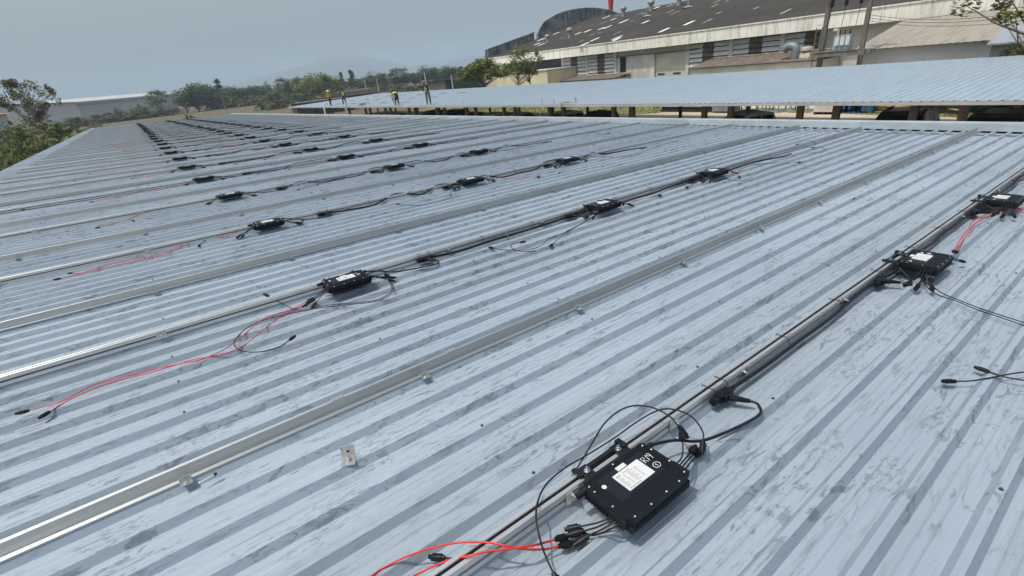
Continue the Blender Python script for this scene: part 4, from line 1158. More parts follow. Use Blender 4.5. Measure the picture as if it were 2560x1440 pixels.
TP = {
    'round': [tree_meshes(30 + i, 'round', ('green', 'dark', 'green')[i], 38, 62, .036, .06, .38, clump_r=.17) for i in range(3)],
    'dark': [tree_meshes(40 + i, 'round', 'dark', 36, 60, .036, .06, .36, clump_r=.17) for i in range(2)],
    'airy': [tree_meshes(50 + i, 'round', ('olive', 'green')[i], 22, 60, .032, .20, .32, clump_r=.125, bark=M_bark2) for i in range(2)],
    'cone': [tree_meshes(60 + i, 'cone', ('dark', 'green')[i], 44, 44, .036, .2, .25, clump_r=.13) for i in range(2)],
    'wide': [tree_meshes(70 + i, 'umbrella', ('bright', 'green')[i], 46, 60, .034, .10, .60, clump_r=.16) for i in range(2)],
    'brown': [tree_meshes(80 + i, 'round', ('olive', 'brown')[i], 32, 56, .034, .08, .32, clump_r=.16, bark=M_bark2) for i in range(2)],
    'bush': [tree_meshes(90 + i, 'bush', ('green', 'dark', 'olive', 'brown')[i], 30, 60, .075, 0, .95, clump_r=.30) for i in range(4)],
}
def ground_at(x, y, D):
    d = pix(x, y); a = math.atan2(d.y, d.x)
    el = d.z / math.hypot(d.x, d.y)
    return Vector((D * math.cos(a), D * math.sin(a), 0)), CAMZ + D * el
NADJ = 0
def plant(x, ytop, D, kind, wpx, label, group=None, variant=0, name='tree', cat='tree'):
    p, H_ = ground_at(x, ytop, D)
    if name == 'tree' and kind == 'cone': name = 'conifer_tree'
    t = thing(name, label, cat, at_rot(p, rnd.uniform(0, 6.28)), group)
    tr, cr = TP[kind][variant % len(TP[kind])]
    W_ = wpx / FOC * D * (1.12 if kind == 'bush' else .98); H_ *= 1.0 if kind == 'bush' else 1.07
    base = {'round': .84, 'dark': .80, 'airy': .74, 'cone': .5, 'wide': 1.35, 'brown': .74, 'bush': 2.1}[kind]
    sx = W_ / base
    for nm, me in (('trunk', tr), ('crown', cr)):
        o = put(nm if kind != 'bush' else {'trunk': 'stem', 'crown': 'foliage'}[nm], me, t); o.scale = (sx, sx, H_)
    return t
GT = 'trees of the far tree line'
TL = [  # x, y of the top, distance, kind, width, words
    (345, 256, 180, 'bush', 30, 'low round bush before the white warehouse wall'), (378, 219, 180, 'airy', 50, 'loose open tree in front of the right end of the white warehouse'),
    
    (450, 226, 185, 'dark', 44, 'bushy dark tree at the right end of the white warehouse'), (476, 209, 185, 'round', 72, 'big rounded tree, leftmost of the dense wood'),
    (508, 204, 190, 'round', 58, 'tall rounded tree left of the fan palm'), (528, 228, 185, 'round', 50, 'lower green tree under the fan palm'),
    (562, 222, 200, 'dark', 46, 'dark tree right of the fan palm'), (590, 214, 195, 'round', 44, 'green tree two to the right of the fan palm'),
    (622, 213, 200, 'round', 44, 'rounded tree before the faint end of the hill'), (640, 212, 205, 'dark', 36, 'dark crown beside the small palm-like tree'),
    (664, 203, 215, 'airy', 20, 'small tufted tree standing above the wood'), (693, 189, 205, 'airy', 40, 'tall open-crowned tree left of the two workers'),
    (720, 199, 195, 'round', 54, 'round mid-green tree below the open-crowned one'), (748, 186, 170, 'airy', 56, 'sparse branching tree left of the big bright tree'),
    (790, 181, 150, 'wide', 118, 'largest bright spreading tree above the worker in yellow'), (772, 205, 165, 'round', 66, 'green tree filling in behind the bright spreading one'),
    (826, 196, 190, 'round', 52, 'rounded tree right of the bright spreading one'), (851, 183, 200, 'cone', 24, 'slim pointed tree above the worker in a lime vest'),
    (874, 175, 205, 'cone', 38, 'tallest pointed tree right of the slim pointed one'), (900, 192, 200, 'round', 42, 'rounded tree right of the tallest pointed one'),
    (932, 176, 195, 'brown', 44, 'brownish tree beside the pale poles'), (912, 196, 190, 'brown', 40, 'lower brownish tree between two poles'),
    (958, 184, 200, 'cone', 26, 'pointed tree left of the dark heavy crown'), (993, 168, 190, 'dark', 58, 'dark heavy-crowned tree standing above the others'),
    (975, 196, 195, 'brown', 50, 'dull brown-green tree below the dark heavy crown'), (1013, 178, 195, 'airy', 30, 'thin grey-green tree right of the dark heavy crown'),
    (1032, 182, 200, 'cone', 24, 'small pointed tree left of the tall pair of crowns'), (1047, 186, 200, 'round', 30, 'lower tree beside the small pointed tree'),
    (1063, 164, 190, 'dark', 44, 'left of the tall pair of crowns above the green shed'), (1084, 166, 200, 'round', 40, 'right of the tall pair of crowns above the green shed'),
    (1108, 172, 190, 'dark', 44, 'dark tree directly behind the green shed roof'), (1124, 162, 185, 'round', 52, 'broad tree behind the green shed, nearest the hall'),
    (1152, 166, 200, 'cone', 40, 'pointed dark tree left of the hall trees'), (1170, 174, 190, 'dark', 60, 'dark tree glimpsed behind the hall trees'),
    (560, 240, 185, 'bush', 70, 'low bush line below the fan palm'), (625, 234, 185, 'bush', 80, 'low green bush left of the dry field'),
    (700, 226, 150, 'bush', 100, 'bush mass under the open-crowned tree'), (752, 224, 140, 'bush', 60, 'bush mass at the foot of the sparse branching tree'),
    (860, 208, 170, 'bush', 110, 'dark bush mass behind the worker in a lime vest'), (955, 206, 165, 'bush', 110, 'dull bush mass behind the low brown roofs'),
    (992, 212, 120, 'bush', 44, 'dark green bush right behind the bending worker'), (1034, 208, 125, 'bush', 60, 'yellowish bush between the bending and the leaning worker'),
    (810, 228, 130, 'bush', 60, 'bright low bush behind the worker in yellow'), (690, 246, 118, 'bush', 44, 'weedy bush before the low roofs left of the carport end'), (655, 252, 122, 'bush', 40, 'weedy brown bush at the edge of the dry field')]
for i, (x, y, D, k_, w_, lab) in enumerate(TL):
    plant(x, y, D * 1.3, k_, w_, lab, GT, i, 'bush' if k_ == 'bush' else 'tree', 'bush' if k_ == 'bush' else 'tree')
rg = random.Random(77)
for i in range(26):                                              # the deeper rows of the wood
    x = 470 + i * 27 + rg.uniform(-8, 8); y = 226 - (x - 470) * .078 + rg.uniform(-6, 7)
    plant(x, y, 300 + rg.uniform(-15, 25), rg.choice(['round', 'dark', 'brown', 'round']), rg.uniform(34, 60), 'indistinct tree in the back rows of the far wood, hardly showing between the others', 'back rows of the far wood', i)
# fan palm
p, H_ = ground_at(540, 199, 215)
t = thing('palm_tree', 'lone fan palm rising above the tree line on the left', 'palm', at_rot(p))
mb = MB(); mb.tube([(0, 0, 0), (.1, 0, H_ * .5), (0, 0, H_ - 1.4)], [.28, .24, .2], 7); mb.build('trunk', M_bark, t)
mb = MB(); rg = random.Random(9)
for i in range(130):
    a = rg.uniform(0, 6.283); e = rg.uniform(-.9, 1.4); r = rg.uniform(1.2, 1.9); d = Vector((math.cos(a) * math.cos(e), math.sin(a) * math.cos(e), math.sin(e))); s_ = d.cross(Vector((0, 0, 1))).normalized() * .25
    c_ = Vector((0, 0, H_ - 1.5)); mb.face([c_ + d * .3, c_ + d * r + s_, c_ + d * (r + .2), c_ + d * r - s_])
mb.build('crown', ML['dark'], t)
# the big eucalyptus on the left and the scrub below it
EU = tree_meshes(131, 'round', 'olive', 40, 100, .019, .40, .42, clump_r=.085, bark=M_bark2)
TP['eu'] = [EU]
p, H_ = ground_at(38, 180, 72)
t = thing('eucalyptus_tree', 'tall open brown-green tree at the left edge of the photo', 'tree', at_rot(p, .6))
for nm, me in (('trunk', EU[0]), ('crown', EU[1])):
    o = put(nm, me, t); o.scale = (5.4, 5.4, H_)
BL = [(4, 289, 92, 70, 'bush in front of the orange-roofed house at the left edge', 1), (30, 288, 66, 110, 'big olive bush under the tall tree at the left edge', 2), (100, 302, 62, 120, 'broad green bush left of the roof corner', 0), (12, 306, 52, 80, 'bush at the far left edge of the photo', 0), (150, 294, 180, 110, 'green bush below the blue-grey shed', 0),
      (205, 283, 236, 90, 'dark bush at the left foot of the white warehouse', 1), (252, 280, 236, 80, 'brownish bush at the warehouse foot', 3), (292, 265, 236, 24, 'small upright bush before the warehouse wall', 0), (264, 272, 236, 26, 'small dark bush left of the upright one', 1),
      (322, 268, 236, 40, 'round green bush before the warehouse wall', 2), (72, 338, 42, 90, 'bright weedy bush near the roof edge', 2), (120, 345, 58, 70, 'dull weedy bush by the roof edge', 3), (22, 362, 34, 80, 'low olive scrub above the grass patch', 0),
      (300, 279, 236, 90, 'long low bush before the middle of the warehouse', 0), (350, 272, 236, 80, 'low brown bush before the right end of the warehouse', 3), (465, 272, 100, 20, 'single dark bush in the brown field', 1), (225, 300, 110, 60, 'tangled brown scrub beyond the roof corner', 3), (60, 318, 52, 90, 'dense middle-sized bush at the left', 1), (400, 266, 236, 70, 'olive scrub line right of the warehouse', 2)]
for i, (x, y, D, w_, lab, vr) in enumerate(BL): plant(x, y, D, 'bush', w_, lab, 'scrub left of the long building', vr, 'bush', 'bush')
# three trees before the hall and one at the right edge
def near_tree(x, ytop, X_, wpx, label, seed, leaf, clumps, per, trunk_h, kind='umbrella', size=.030, clump_r=.12, asp=1.0):
    q = hit(x, ytop, X=X_); tr, cr = tree_meshes(seed, kind, leaf, clumps, per, size, trunk_h, .5, clump_r=clump_r)
    t = thing('tree', label, 'tree', at_rot((q.x, q.y, 0), seed))
    W_ = wpx / FOC * (-(CAM_R.transposed() @ (q - CAM)).z) * 1.0
    for nm, me in (('trunk', tr), ('crown', cr)):
        o = put(nm, me, t); o.scale = (W_, W_, q.z)
near_tree(1196, 134, 40, 125, 'bright green bushy tree left of the hall, leftmost of three', 201, 'bright', 44, 110, .30)
near_tree(1290, 138, 41, 95, 'middle of the three trees before the hall, with bare lower limbs', 202, 'bright', 28, 90, .46)
near_tree(1316, 97, 42, 90, 'tallest thin tree before the hall corner, with sparse crown', 203, 'bright', 28, 80, .40, 'round', .024, .10)
p = hit(2625, 30, X=33.6)
tr, cr = tree_meshes(211, 'round', 'bright', 30, 80, .019, .30, .42, clump_r=.08)
t = thing('tree', 'leafy tree reaching in at the upper right edge of the photo', 'tree', at_rot((33.6, p.y, 0), 1.2))
for nm, me in (('trunk', tr), ('crown', cr)): o = put(nm, me, t); o.scale = (7.0, 7.0, 8.0)

# ================================================================ far buildings on the left and middle
M_white = mat('white_steel_cladding', (.56, .57, .58), .6, 0, .05, (.05, .05, .3)); M_whroof = mat('white_steel_roof', (.36, .385, .39), .7)
M_shed = mat('blue_grey_cladding', (.30, .36, .42), .6, 0, .05, (.1, .1, .1))
c0, _ = ground_at(158, 270, 255); c1, _ = ground_at(436, 240, 300)
gl, _ = ground_at(152, 267, 262)
a0, z_e0 = ground_at(188, 256, 258); a1, z_e1 = ground_at(431, 230, 302); r0, z_r = ground_at(170, 250, 270); b0, z_b = ground_at(150, 267, 300)
t = thing('white_warehouse', 'long white steel warehouse with shallow gable far behind the scrub on the left', 'building', a0)
ex = (a1 - a0); Lw = ex.length; ex = ex / Lw; ey = Vector((-ex.y, ex.x, 0));
if ey.y < 0: ey = -ey
def wp(u, v, z): return tuple(ex * u + ey * v + Vector((0, 0, z)))
he = z_e0; Wd = 34; hr = he + 1.5
# the left end is skewed outwards so the gable faces the viewer as in the photo
sk = -9.5
mb = MB()
mb.face([wp(0, 0, 0), wp(Lw, 0, 0), wp(Lw, 0, he), wp(0, 0, he)])
mb.face([wp(sk * 2, Wd, 0), wp(0, 0, 0), wp(0, 0, he), wp(sk, Wd / 2, hr), wp(sk * 2, Wd, he)])
mb.face([wp(Lw, 0, 0), wp(Lw, Wd, 0), wp(Lw, Wd, he), wp(Lw, Wd / 2, hr), wp(Lw, 0, he)])
mb.face([wp(sk * 2, Wd, 0), wp(sk * 2, Wd, he), wp(Lw, Wd, he), wp(Lw, Wd, 0)])
mb.build('wall', M_white, t)
mb = MB()
mb.face([wp(-.8, -.8, he + .1), wp(Lw + .6, -.8, he + .1), wp(Lw + .6, Wd / 2, hr + .25), wp(sk - .8, Wd / 2, hr + .25)])
mb.face([wp(sk - .8, Wd / 2, hr + .25), wp(Lw + .6, Wd / 2, hr + .25), wp(Lw + .6, Wd + .8, he + .1), wp(sk * 2 - .8, Wd + .8, he + .1)])
mb.build('roof', M_whroof, t)
mb = MB(); mb.face([wp(-.8, -.9, he - .7), wp(Lw + .6, -.9, he - .7), wp(Lw + .6, -.82, he + .1), wp(-.8, -.82, he + .1)]); mb.build('eave_trim', M_gutter, t)
a, zt_ = ground_at(78, 271, 262); b, _ = ground_at(158, 268, 262)
t = thing('blue_grey_shed', 'low blue-grey shed joined to the left end of the white warehouse', 'building', a)
e2 = (b - a); L2 = e2.length; e2 /= L2; n2 = Vector((-e2.y, e2.x, 0)); n2 = n2 if n2.y > 0 else -n2
def sp(u, v, z): return tuple(e2 * u + n2 * v + Vector((0, 0, z)))
mb = MB(); mb.prism([(0, 0), (L2, 0), (L2, 14), (0, 14)], 0, zt_ - .6, lambda p, q, h: sp(p, q, h)); mb.build('wall', M_shed, t)
mb = MB(); mb.face([sp(-.5, -.5, zt_ - .5), sp(L2 + .2, -.5, zt_ - .5), sp(L2 + .2, 14, zt_ + .1), sp(-.5, 14, zt_ + .1)]); mb.face([sp(-.5, -.5, zt_ - .62), sp(L2 + .2, -.5, zt_ - .62), sp(L2 + .2, -.5, zt_ - .5), sp(-.5, -.5, zt_ - .5)]); mb.build('roof', M_whroof, t)
M_oldroof = mat('dark_brown_roof', (.034, .030, .027), .9, 0, .2, (1, 1, 1), spec=.15)
def house(px0, px1, yeave, yridge, D, depth, label, roofm, wallm, name='house'):
    a, ze = ground_at(px0, yeave, D); b, _ = ground_at(px1, yeave - .1086 * (px1 - px0), D * 1.02); r, zr = ground_at((px0 + px1) / 2, yridge, D + depth / 2)
    t = thing(name, label, 'building', a); e = b - a; L = e.length; e /= L; n = Vector((-e.y, e.x, 0)); n = n if n.y > 0 else -n
    q = lambda u, v, z: tuple(e * u + n * v + Vector((0, 0, z)))
    mb = MB(); mb.prism([(0, 0), (L, 0), (L, depth), (0, depth)], 0, ze - .05, lambda p_, q_, h: q(p_, q_, h)); mb.build('wall', wallm, t)
    mb = MB(); o = .5
    mb.face([q(-o, -o, ze), q(L + o, -o, ze), q(L + o * .2, depth / 2, zr), q(-o * .2, depth / 2, zr)]); mb.face([q(-o * .2, depth / 2, zr), q(L + o * .2, depth / 2, zr), q(L + o, depth + o, ze), q(-o, depth + o, ze)])
    mb.face([q(-o, -o, ze), q(-o * .2, depth / 2, zr), q(-o, depth + o, ze)]); mb.face([q(L + o, -o, ze), q(L + o, depth + o, ze), q(L + o * .2, depth / 2, zr)])
    mb.build('roof', roofm, t)
    mb = MB(); mb.prism([(0, -.25), (L * .96, -.25), (L * .96, .25), (0, .25)], 0, .22, lambda p_, q_, h: q(p_ + .2, depth / 2 + q_, zr - .1 + h)); mb.build('ridge_cap', M_white, t)
    return t
M_brick = mat('red_painted_wall', (.20, .045, .035), .8, 0, .2, (1, 1, 1))
house(748, 880, 259, 250, 98, 9, 'low house with dark brown roof and white ridge beyond the carport end', M_oldroof, M_rust)
house(860, 948, 241, 224, 112, 10, 'low house with grey-brown roof and red wall behind the two standing workers', M_oldroof, M_brick)
house(-60, 14, 292, 276, 105, 12, 'house with orange-red roof at the left edge, mostly behind the scrub', mat('orange_red_roof', (.32, .09, .05), .8), M_white)
# green shed
a, zt_ = ground_at(1064, 206, 88); b, zb_ = ground_at(1146, 196, 84)
t = thing('green_shed', 'dark green and grey shed with sloping roof behind the leaning worker', 'shed', a)
e = b - a; L = e.length; e /= L; n = Vector((-e.y, e.x, 0)); n = n if n.y > 0 else -n
q = lambda u, v, z: tuple(e * u + n * v + Vector((0, 0, z)))
zl, zr = zt_, zb_
def ztop(u): return zl + (zr - zl) * u / L
M_dg = mat('dark_green_cladding', (.012, .060, .050), .6, 0, .2, (.8, .8, .2)); M_gc = mat('grey_cladding', (.24, .225, .20), .7, 0, .15, (2, 2, .2))
for nm, ua, ub, m_ in (('grey_wall', 0, L * .6, M_gc), ('green_wall', L * .6, L, M_dg)):
    mb = MB(); mb.face([q(ua, 0, 0), q(ub, 0, 0), q(ub, 0, ztop(ub)), q(ua, 0, ztop(ua))]); mb.face([q(ub, 0, 0), q(ub, 8, 0), q(ub, 8, ztop(ub)), q(ub, 0, ztop(ub))]); mb.face([q(ua, 8, 0), q(ua, 0, 0), q(ua, 0, ztop(ua)), q(ua, 8, ztop(ua))]); mb.build(nm, m_, t)
mb = MB(); mb.prism([(-.6, ztop(-.6)), (L + .4, ztop(L + .4)), (L + .4, ztop(L + .4) + .16), (-.6, ztop(-.6) + .16)], -.5, 8.3, lambda u, z, h: q(u, h, z)); mb.build('roof', M_dg, t)
for x, yt_, D, lab in ((1061, 182, 86, 'slim white lamp pole at the left end of the green shed'), (1128, 188, 80, 'slim white pole before the dark part of the green shed'), (911, 200, 150, 'pale thin pole in the wood, left of a pair'), (941, 196, 150, 'pale thin pole in the wood, right of a pair'), (944, 222, 150, 'shorter pale pole behind the low brown roofs')):
    p, H_ = ground_at(x, yt_, D); t = thing('slim_pole', lab, 'pole', at_rot(p)); mb = MB(); mb.tube([(0, 0, 0), (0, 0, H_)], [.13, .09], 6); mb.build('pole', mat('pale_pole', (.52, .52, .50), .7), t)

# ================================================================ parked cars under the carport
M_glass = mat('dark_car_glass', (.010, .012, .016), .12, 0, 0, spec=.6); M_tyre = mat('tyre_rubber', (.015, .015, .015), .8); M_rim = mat('alloy_rim', (.45, .46, .47), .3, .9)
M_chrome = mat('lamp_glass', (.5, .5, .5), .15)
M_redlamp = mat('red_lamp', (.25, .01, .01), .2)
def paint(name, c_): return mat(name, c_, .28, .3, .03, (3, 3, 3))
CARM = {'black': paint('black_car_paint', (.03, .031, .035)), 'charcoal': paint('charcoal_car_paint', (.17, .17, .175)), 'silver': paint('silver_car_paint', (.50, .52, .54)), 'white': paint('white_car_paint', (.75, .76, .75)), 'navy': paint('navy_car_paint', (.035, .05, .11))}
def car(label, kind, colour, loc_, rz):
    t = thing('parked_car' if kind != 'pickup' else 'parked_pickup', label, 'car' if kind != 'pickup' else 'pickup truck', at_rot(loc_, rz), 'vehicles parked along the carport')
    m = CARM[colour]
    Lc, W2 = (4.9, .92) if kind == 'pickup' else (4.5, .90)
    top = {'suv': 1.68, 'hatch': 1.48, 'pickup': 1.76}[kind]
    if kind == 'suv':   low = [(-2.2, .40), (-2.25, .75), (-2.2, 1.02), (.85, 1.02), (2.05, .92), (2.25, .70), (2.22, .40)]; cab = [(-2.12, 1.02), (-1.85, top - .08), (-1.2, top), (.0, top - .01), (.30, top - .10), (1.05, 1.02)]
    elif kind == 'hatch': low = [(-2.1, .36), (-2.18, .7), (-2.1, .95), (.95, .93), (2.0, .80), (2.18, .6), (2.15, .36)]; cab = [(-2.05, .95), (-1.5, top - .08), (-.8, top), (.0, top - .03), (.25, top - .10), (1.15, .94)]
    else: low = [(-2.45, .50), (-2.48, 1.08), (-.62, 1.08), (1.0, 1.08), (2.3, 1.0), (2.45, .75), (2.42, .50)]; cab = [(-.66, 1.08), (-.50, top - .07), (-.15, top), (.55, top - .01), (.75, top - .10), (1.35, 1.08)]
    mb = MB()
    mb.prism(low, -W2, W2, lambda a_, b_, h: (a_, h, b_))
    body = mb.build('body', m, t)
    n_ = len(cab); wt, wb = W2 * .74, W2 * .97
    def side(s_, k, off=0):
        x, z = cab[k]; f_ = (z - cab[0][1]) / (top - cab[0][1]); return (x, s_ * (wb + (wt - wb) * f_ + off), z)
    mb = MB()
    for s_ in (-1, 1):
        f_ = [side(s_, k) for k in range(n_)]; mb.face(f_ if s_ < 0 else f_[::-1])
    for k in range(n_ - 1): mb.face([side(-1, k), side(1, k), side(1, k + 1), side(-1, k + 1)])
    mb.build('cabin', m, t)
    def lerp(a_, b_, t_): return tuple(a_[i] + (b_[i] - a_[i]) * t_ for i in range(3))
    def inset(quad, a_, nrm):
        c_ = tuple(sum(p_[i] for p_ in quad) / 4 for i in range(3)); return [tuple(c_[i] + (p_[i] - c_[i]) * a_[0 if i != 2 else 1] + nrm[i] for i in range(3)) for p_ in quad]
    mb = MB(); mb.face(inset([side(-1, n_ - 2), side(-1, n_ - 1), side(1, n_ - 1), side(1, n_ - 2)], (.93, .93), (.012, 0, .012))); mb.build('windscreen', M_glass, t)
    mb = MB(); mb.face(inset([side(-1, 1), side(1, 1), side(1, 0), side(-1, 0)], (.92, .9), (-.012, 0, .012))); mb.build('rear_window', M_glass, t)
    zb_, zt2 = cab[0][1] + .05, top - .16
    def xs_at(z, k0, k1):
        (xa, za), (xb, zb2) = cab[k0], cab[k1]; return xa + (xb - xa) * (z - za) / (zb2 - za)
    for s_ in (-1, 1):
        xr0, xr1 = xs_at(zb_, 0, 1) + .10, xs_at(zt2, 0, 1) + .12; xf0, xf1 = xs_at(zb_, n_ - 1, n_ - 2) - .12, xs_at(zt2, n_ - 1, n_ - 2) - .10
        def pt(x, z):
            f_ = (z - cab[0][1]) / (top - cab[0][1]); return (x, s_ * (wb + (wt - wb) * f_ + .008), z)
        cuts = [0, .36, .68, 1] if kind == 'suv' else [0, .45, 1]
        for a_, b_ in zip(cuts, cuts[1:]):
            x0, x1 = xr0 + (xf0 - xr0) * a_, xr0 + (xf0 - xr0) * b_ - .06; y0_, y1_ = xr1 + (xf1 - xr1) * a_, xr1 + (xf1 - xr1) * b_ - .06
            f_ = [pt(x0, zb_), pt(x1, zb_), pt(y1_, zt2), pt(y0_, zt2)]
            mb = MB(); mb.face(f_ if s_ < 0 else f_[::-1]); mb.build('side_window', M_glass, t)
        mb = MB(); mb.box(.75, .95, s_ * (W2 + .02) - .08, s_ * (W2 + .02) + .08, cab[-1][1] + .0, cab[-1][1] + .16); mb.build('mirror', m, t)
        for x in (-1.35, 1.38):
            w = MB(); w.tube([(x, s_ * (W2 - .2), .33), (x, s_ * (W2 + .01), .33)], .33, 18); wo = w.build('wheel', M_tyre, t)
            w = MB(); w.tube([(x, s_ * (W2 + .005), .33), (x, s_ * (W2 + .02), .33)], .2, 14); w.build('rim', M_rim, wo)
        w = MB(); w.box(low[-2][0] - .14, low[-2][0] + .01, s_ * .62 - .2, s_ * .62 + .2, .68, .82); w.build('headlight', M_chrome, t)
        w = MB(); w.box(low[1][0] - .012, low[1][0] + .06, s_ * .76 - .1, s_ * .76 + .1, .72, .98); w.build('tail_light', M_redlamp, t)
    if kind == 'pickup':
        mb = MB(); mb.box(-2.38, -.74, -.78, .78, 1.075, 1.085); mb.build('load_bed', M_blackp, t)
    if kind == 'suv':
        for s_ in (-.6, .6): mb = MB(); mb.box(-1.6, -.1, s_ - .02, s_ + .02, top + .0, top + .04); mb.build('roof_rail', M_blackp, t)
CARS = [(2495, 284, 1.70, 'suv', 'charcoal', 178, 'charcoal SUV at the right end of the parked row, seen from its rear window'), (2252, 279, 1.70, 'suv', 'charcoal', 186, 'dark SUV with black rear window left of a leaning brown post'),
        (1876, 280, 1.74, 'pickup', 'silver', 150, 'silver-grey pickup behind a brown post, its side windows showing'), (1500, 279, 1.74, 'pickup', 'black', 160, 'black pickup parked beside the white pickup cab'), (1416, 277, 1.78, 'pickup', 'white', 165, 'white pickup cab with dark windscreen beside the black pickup'),
        (1262, 284, 1.5, 'hatch', 'silver', 168, 'silver hatchback with dark sloping windscreen under the carport'), (1213, 286, 1.45, 'hatch', 'white', 172, 'white car half hidden left of the silver hatchback'), (1150, 284, 1.5, 'hatch', 'black', 174, 'black car under the carport left of the pale ones'),
        (1104, 279, 1.7, 'suv', 'navy', 176, 'dark blue SUV under the carport below the leaning worker'), (1060, 280, 1.7, 'suv', 'black', 176, 'black SUV left of the dark blue one'), (960, 284, 1.5, 'hatch', 'silver', 178, 'pale car under the far half of the carport')]
for x, y, h_, k_, c_, rz, lab in CARS:
    p = hit(x, y, Z=h_); car(lab, k_, c_, (p.x + .3, p.y, .006), R(rz))
p = hit(2480, 260, X=36); car('black SUV standing further back by the bushes, facing the camera', 'suv', 'black', (37.5, p.y, .014), R(184))

# ================================================================ things standing in the yard
def yd(x, X_=34.6): return hit(x, 268, X=X_).y
t = thing('white_container', 'weathered white container body standing on a dark frame in the yard', 'container', (34.6, (yd(1650) + yd(1793)) / 2, 0))
Lc = yd(1650) - yd(1793); mb = MB(); mb.box(0, 2.0, -Lc / 2, Lc / 2, .42, 1.75)
for i in range(12): mb.box(-.04, 0, -Lc / 2 + i * Lc / 12, -Lc / 2 + i * Lc / 12 + .08, .42, 1.75)
mb.build('box', mat('chalky_white_paint', (.62, .60, .56), .8, 0, .1, (2, 1.5, 3), col2=(.40, .36, .31), lo=.36, hi=.48), t)
mb = MB(); mb.box(.1, 1.9, -Lc / 2 + .1, Lc / 2 - .1, .0, .42); mb.build('frame', M_dark, t)
t = thing('grey_crate', 'grey-blue crate at the right end of the white container', 'crate', (34.4, yd(1808), 0))
mb = MB(); mb.box(0, 1.2, -.75, .75, .12, .75); mb.box(.05, 1.15, -.7, .7, .8, 1.5); mb.box(0, 1.2, -.75, -.6, 0, .12); mb.box(0, 1.2, .6, .75, 0, .12); mb.build('crate_body', mat('grey_blue_crate', (.20, .22, .25), .7, 0, .2, (3, 3, 3)), t)
M_rack = mat('pale_green_rack', (.20, .29, .25), .6, 0, .2, (3, 3, 3))
labs = ['leftmost pale green steel rack right of the white container', 'pale green steel rack behind the silver pickup, second from the left', 'pale green steel rack behind the silver pickup, third from the left', 'pale green steel rack, second from the right', 'rightmost pale green steel rack in the row']
for i in range(5):
    y = yd(1850 + i * 36); t = thing('steel_rack', labs[i], 'rack', (34.8 + (i % 2) * .3, y, 0), 'pale green steel racks')
    for k in range(2):
        mb = MB()
        for yy in (-.55, .55):
            for xx in (0, 1.0): mb.beam((xx, yy, k * 1.15), (xx, yy, k * 1.15 + 1.1), .07, .07)
        for zz in (.12, .6, 1.08):
            mb.beam((0, -.55, k * 1.15 + zz), (0, .55, k * 1.15 + zz), .05, .06); mb.beam((1, -.55, k * 1.15 + zz), (1, .55, k * 1.15 + zz), .05, .06); mb.beam((0, -.55, k * 1.15 + zz), (1, -.55, k * 1.15 + zz), .05, .06)
        mb.beam((0, -.55, k * 1.15 + .12), (0, .55, k * 1.15 + 1.08), .04, .05)
        mb.build('frame', M_rack, t)
t = thing('white_bale', 'white wrapped bale on a dark pallet in the yard', 'bale', (34.2, yd(2062, 34.2), 0))
mb = MB(); mb.prism([(0, .16), (0, 1.0), (.1, 1.1), (1.3, 1.1), (1.45, .95), (1.45, .16)], -.62, .62, lambda a, b, h: (a, h, b)); mb.build('bale', mat('white_wrap', (.58, .58, .56), .6, 0, .1, (2, 2, 2)), t)
mb = MB()
for y in (-.55, 0, .5): mb.box(0, 1.4, y, y + .1, 0, .15)
mb.build('pallet', M_dark, t)
M_blue = mat('blue_plastic', (.015, .07, .24), .5, 0, .1, (2, 2, 2)); M_teal = mat('teal_tarp', (.03, .15, .15), .6, 0, .25, (1.5, 1.5, 1.5))
for i, (x, m_, lab, wl) in enumerate(((2098, M_blue, 'blue container with a white panel behind a brown post', 1), (2122, M_blue, 'plain blue container beside the one with a white panel', 0), (2150, mat('dull_blue_plastic', (.03, .12, .22), .5, 0, .2, (2, 2, 2)), 'dull blue container left of the timber heap', 0))):
    t = thing('blue_container', lab, 'container', (35, yd(x), 0), 'blue containers in the yard'); mb = MB(); mb.box(0, 1.2, -.55, .55, .1, 1.75)
    for k in range(4): mb.box(-.03, 0, -.5 + k * .3, -.42 + k * .3, .2, 1.7)
    mb.box(0, 1.2, -.5, -.35, 0, .1); mb.box(0, 1.2, .35, .5, 0, .1); mb.build('tank', m_, t)
    if wl: mb = MB(); mb.box(-.045, -.031, -.05, .5, .9, 1.5); mb.build('white_panel', M_white, t)
M_wood = mat('raw_timber', (.42, .30, .16), .8, 0, .25, (2, 2, 2))
rw = random.Random(12); ycen = yd(2245)
for i in range(44):
    lay = i // 11; y = ycen + rw.uniform(-1.9, 1.9) * (1 - lay * .17); L = rw.uniform(1.6, 3.6); a = rw.uniform(-.5, .5) + R(90); x = 36.2 + rw.uniform(-1.0, 1.0)
    z = .10 + lay * .27 + rw.uniform(0, .12)
    t = thing('timber_plank', 'rough pale plank lying in the timber heap under the carport edge', 'plank', at_rot((x, y, 0), a), 'planks of the timber heap')
    dz = rw.uniform(-.12, .12); mb = MB(); mb.beam((-L / 2, 0, max(.06, z - dz)), (L / 2, 0, z + dz), rw.uniform(.10, .2), .07); mb.build('plank', M_wood, t)
for x, y_, s_, lab in ((2385, 264, 1.0, 'teal tarpaulin heap between two dark posts'), (2425, 263, .8, 'smaller teal tarpaulin heap further right')):
    p = hit(x, y_, X=36); t = thing('tarpaulin_heap', lab, 'tarpaulin', (36, p.y, 0)); mb = MB(); rw = random.Random(int(x))
    for j in range(7): mb.ball((rw.uniform(-.4, .4), rw.uniform(-.8, .8) * s_, .45 * s_), .75 * s_, .7 * s_, .8 * s_ * rw.uniform(.6, 1.1), 8)
    mb.build('tarp', M_teal, t)
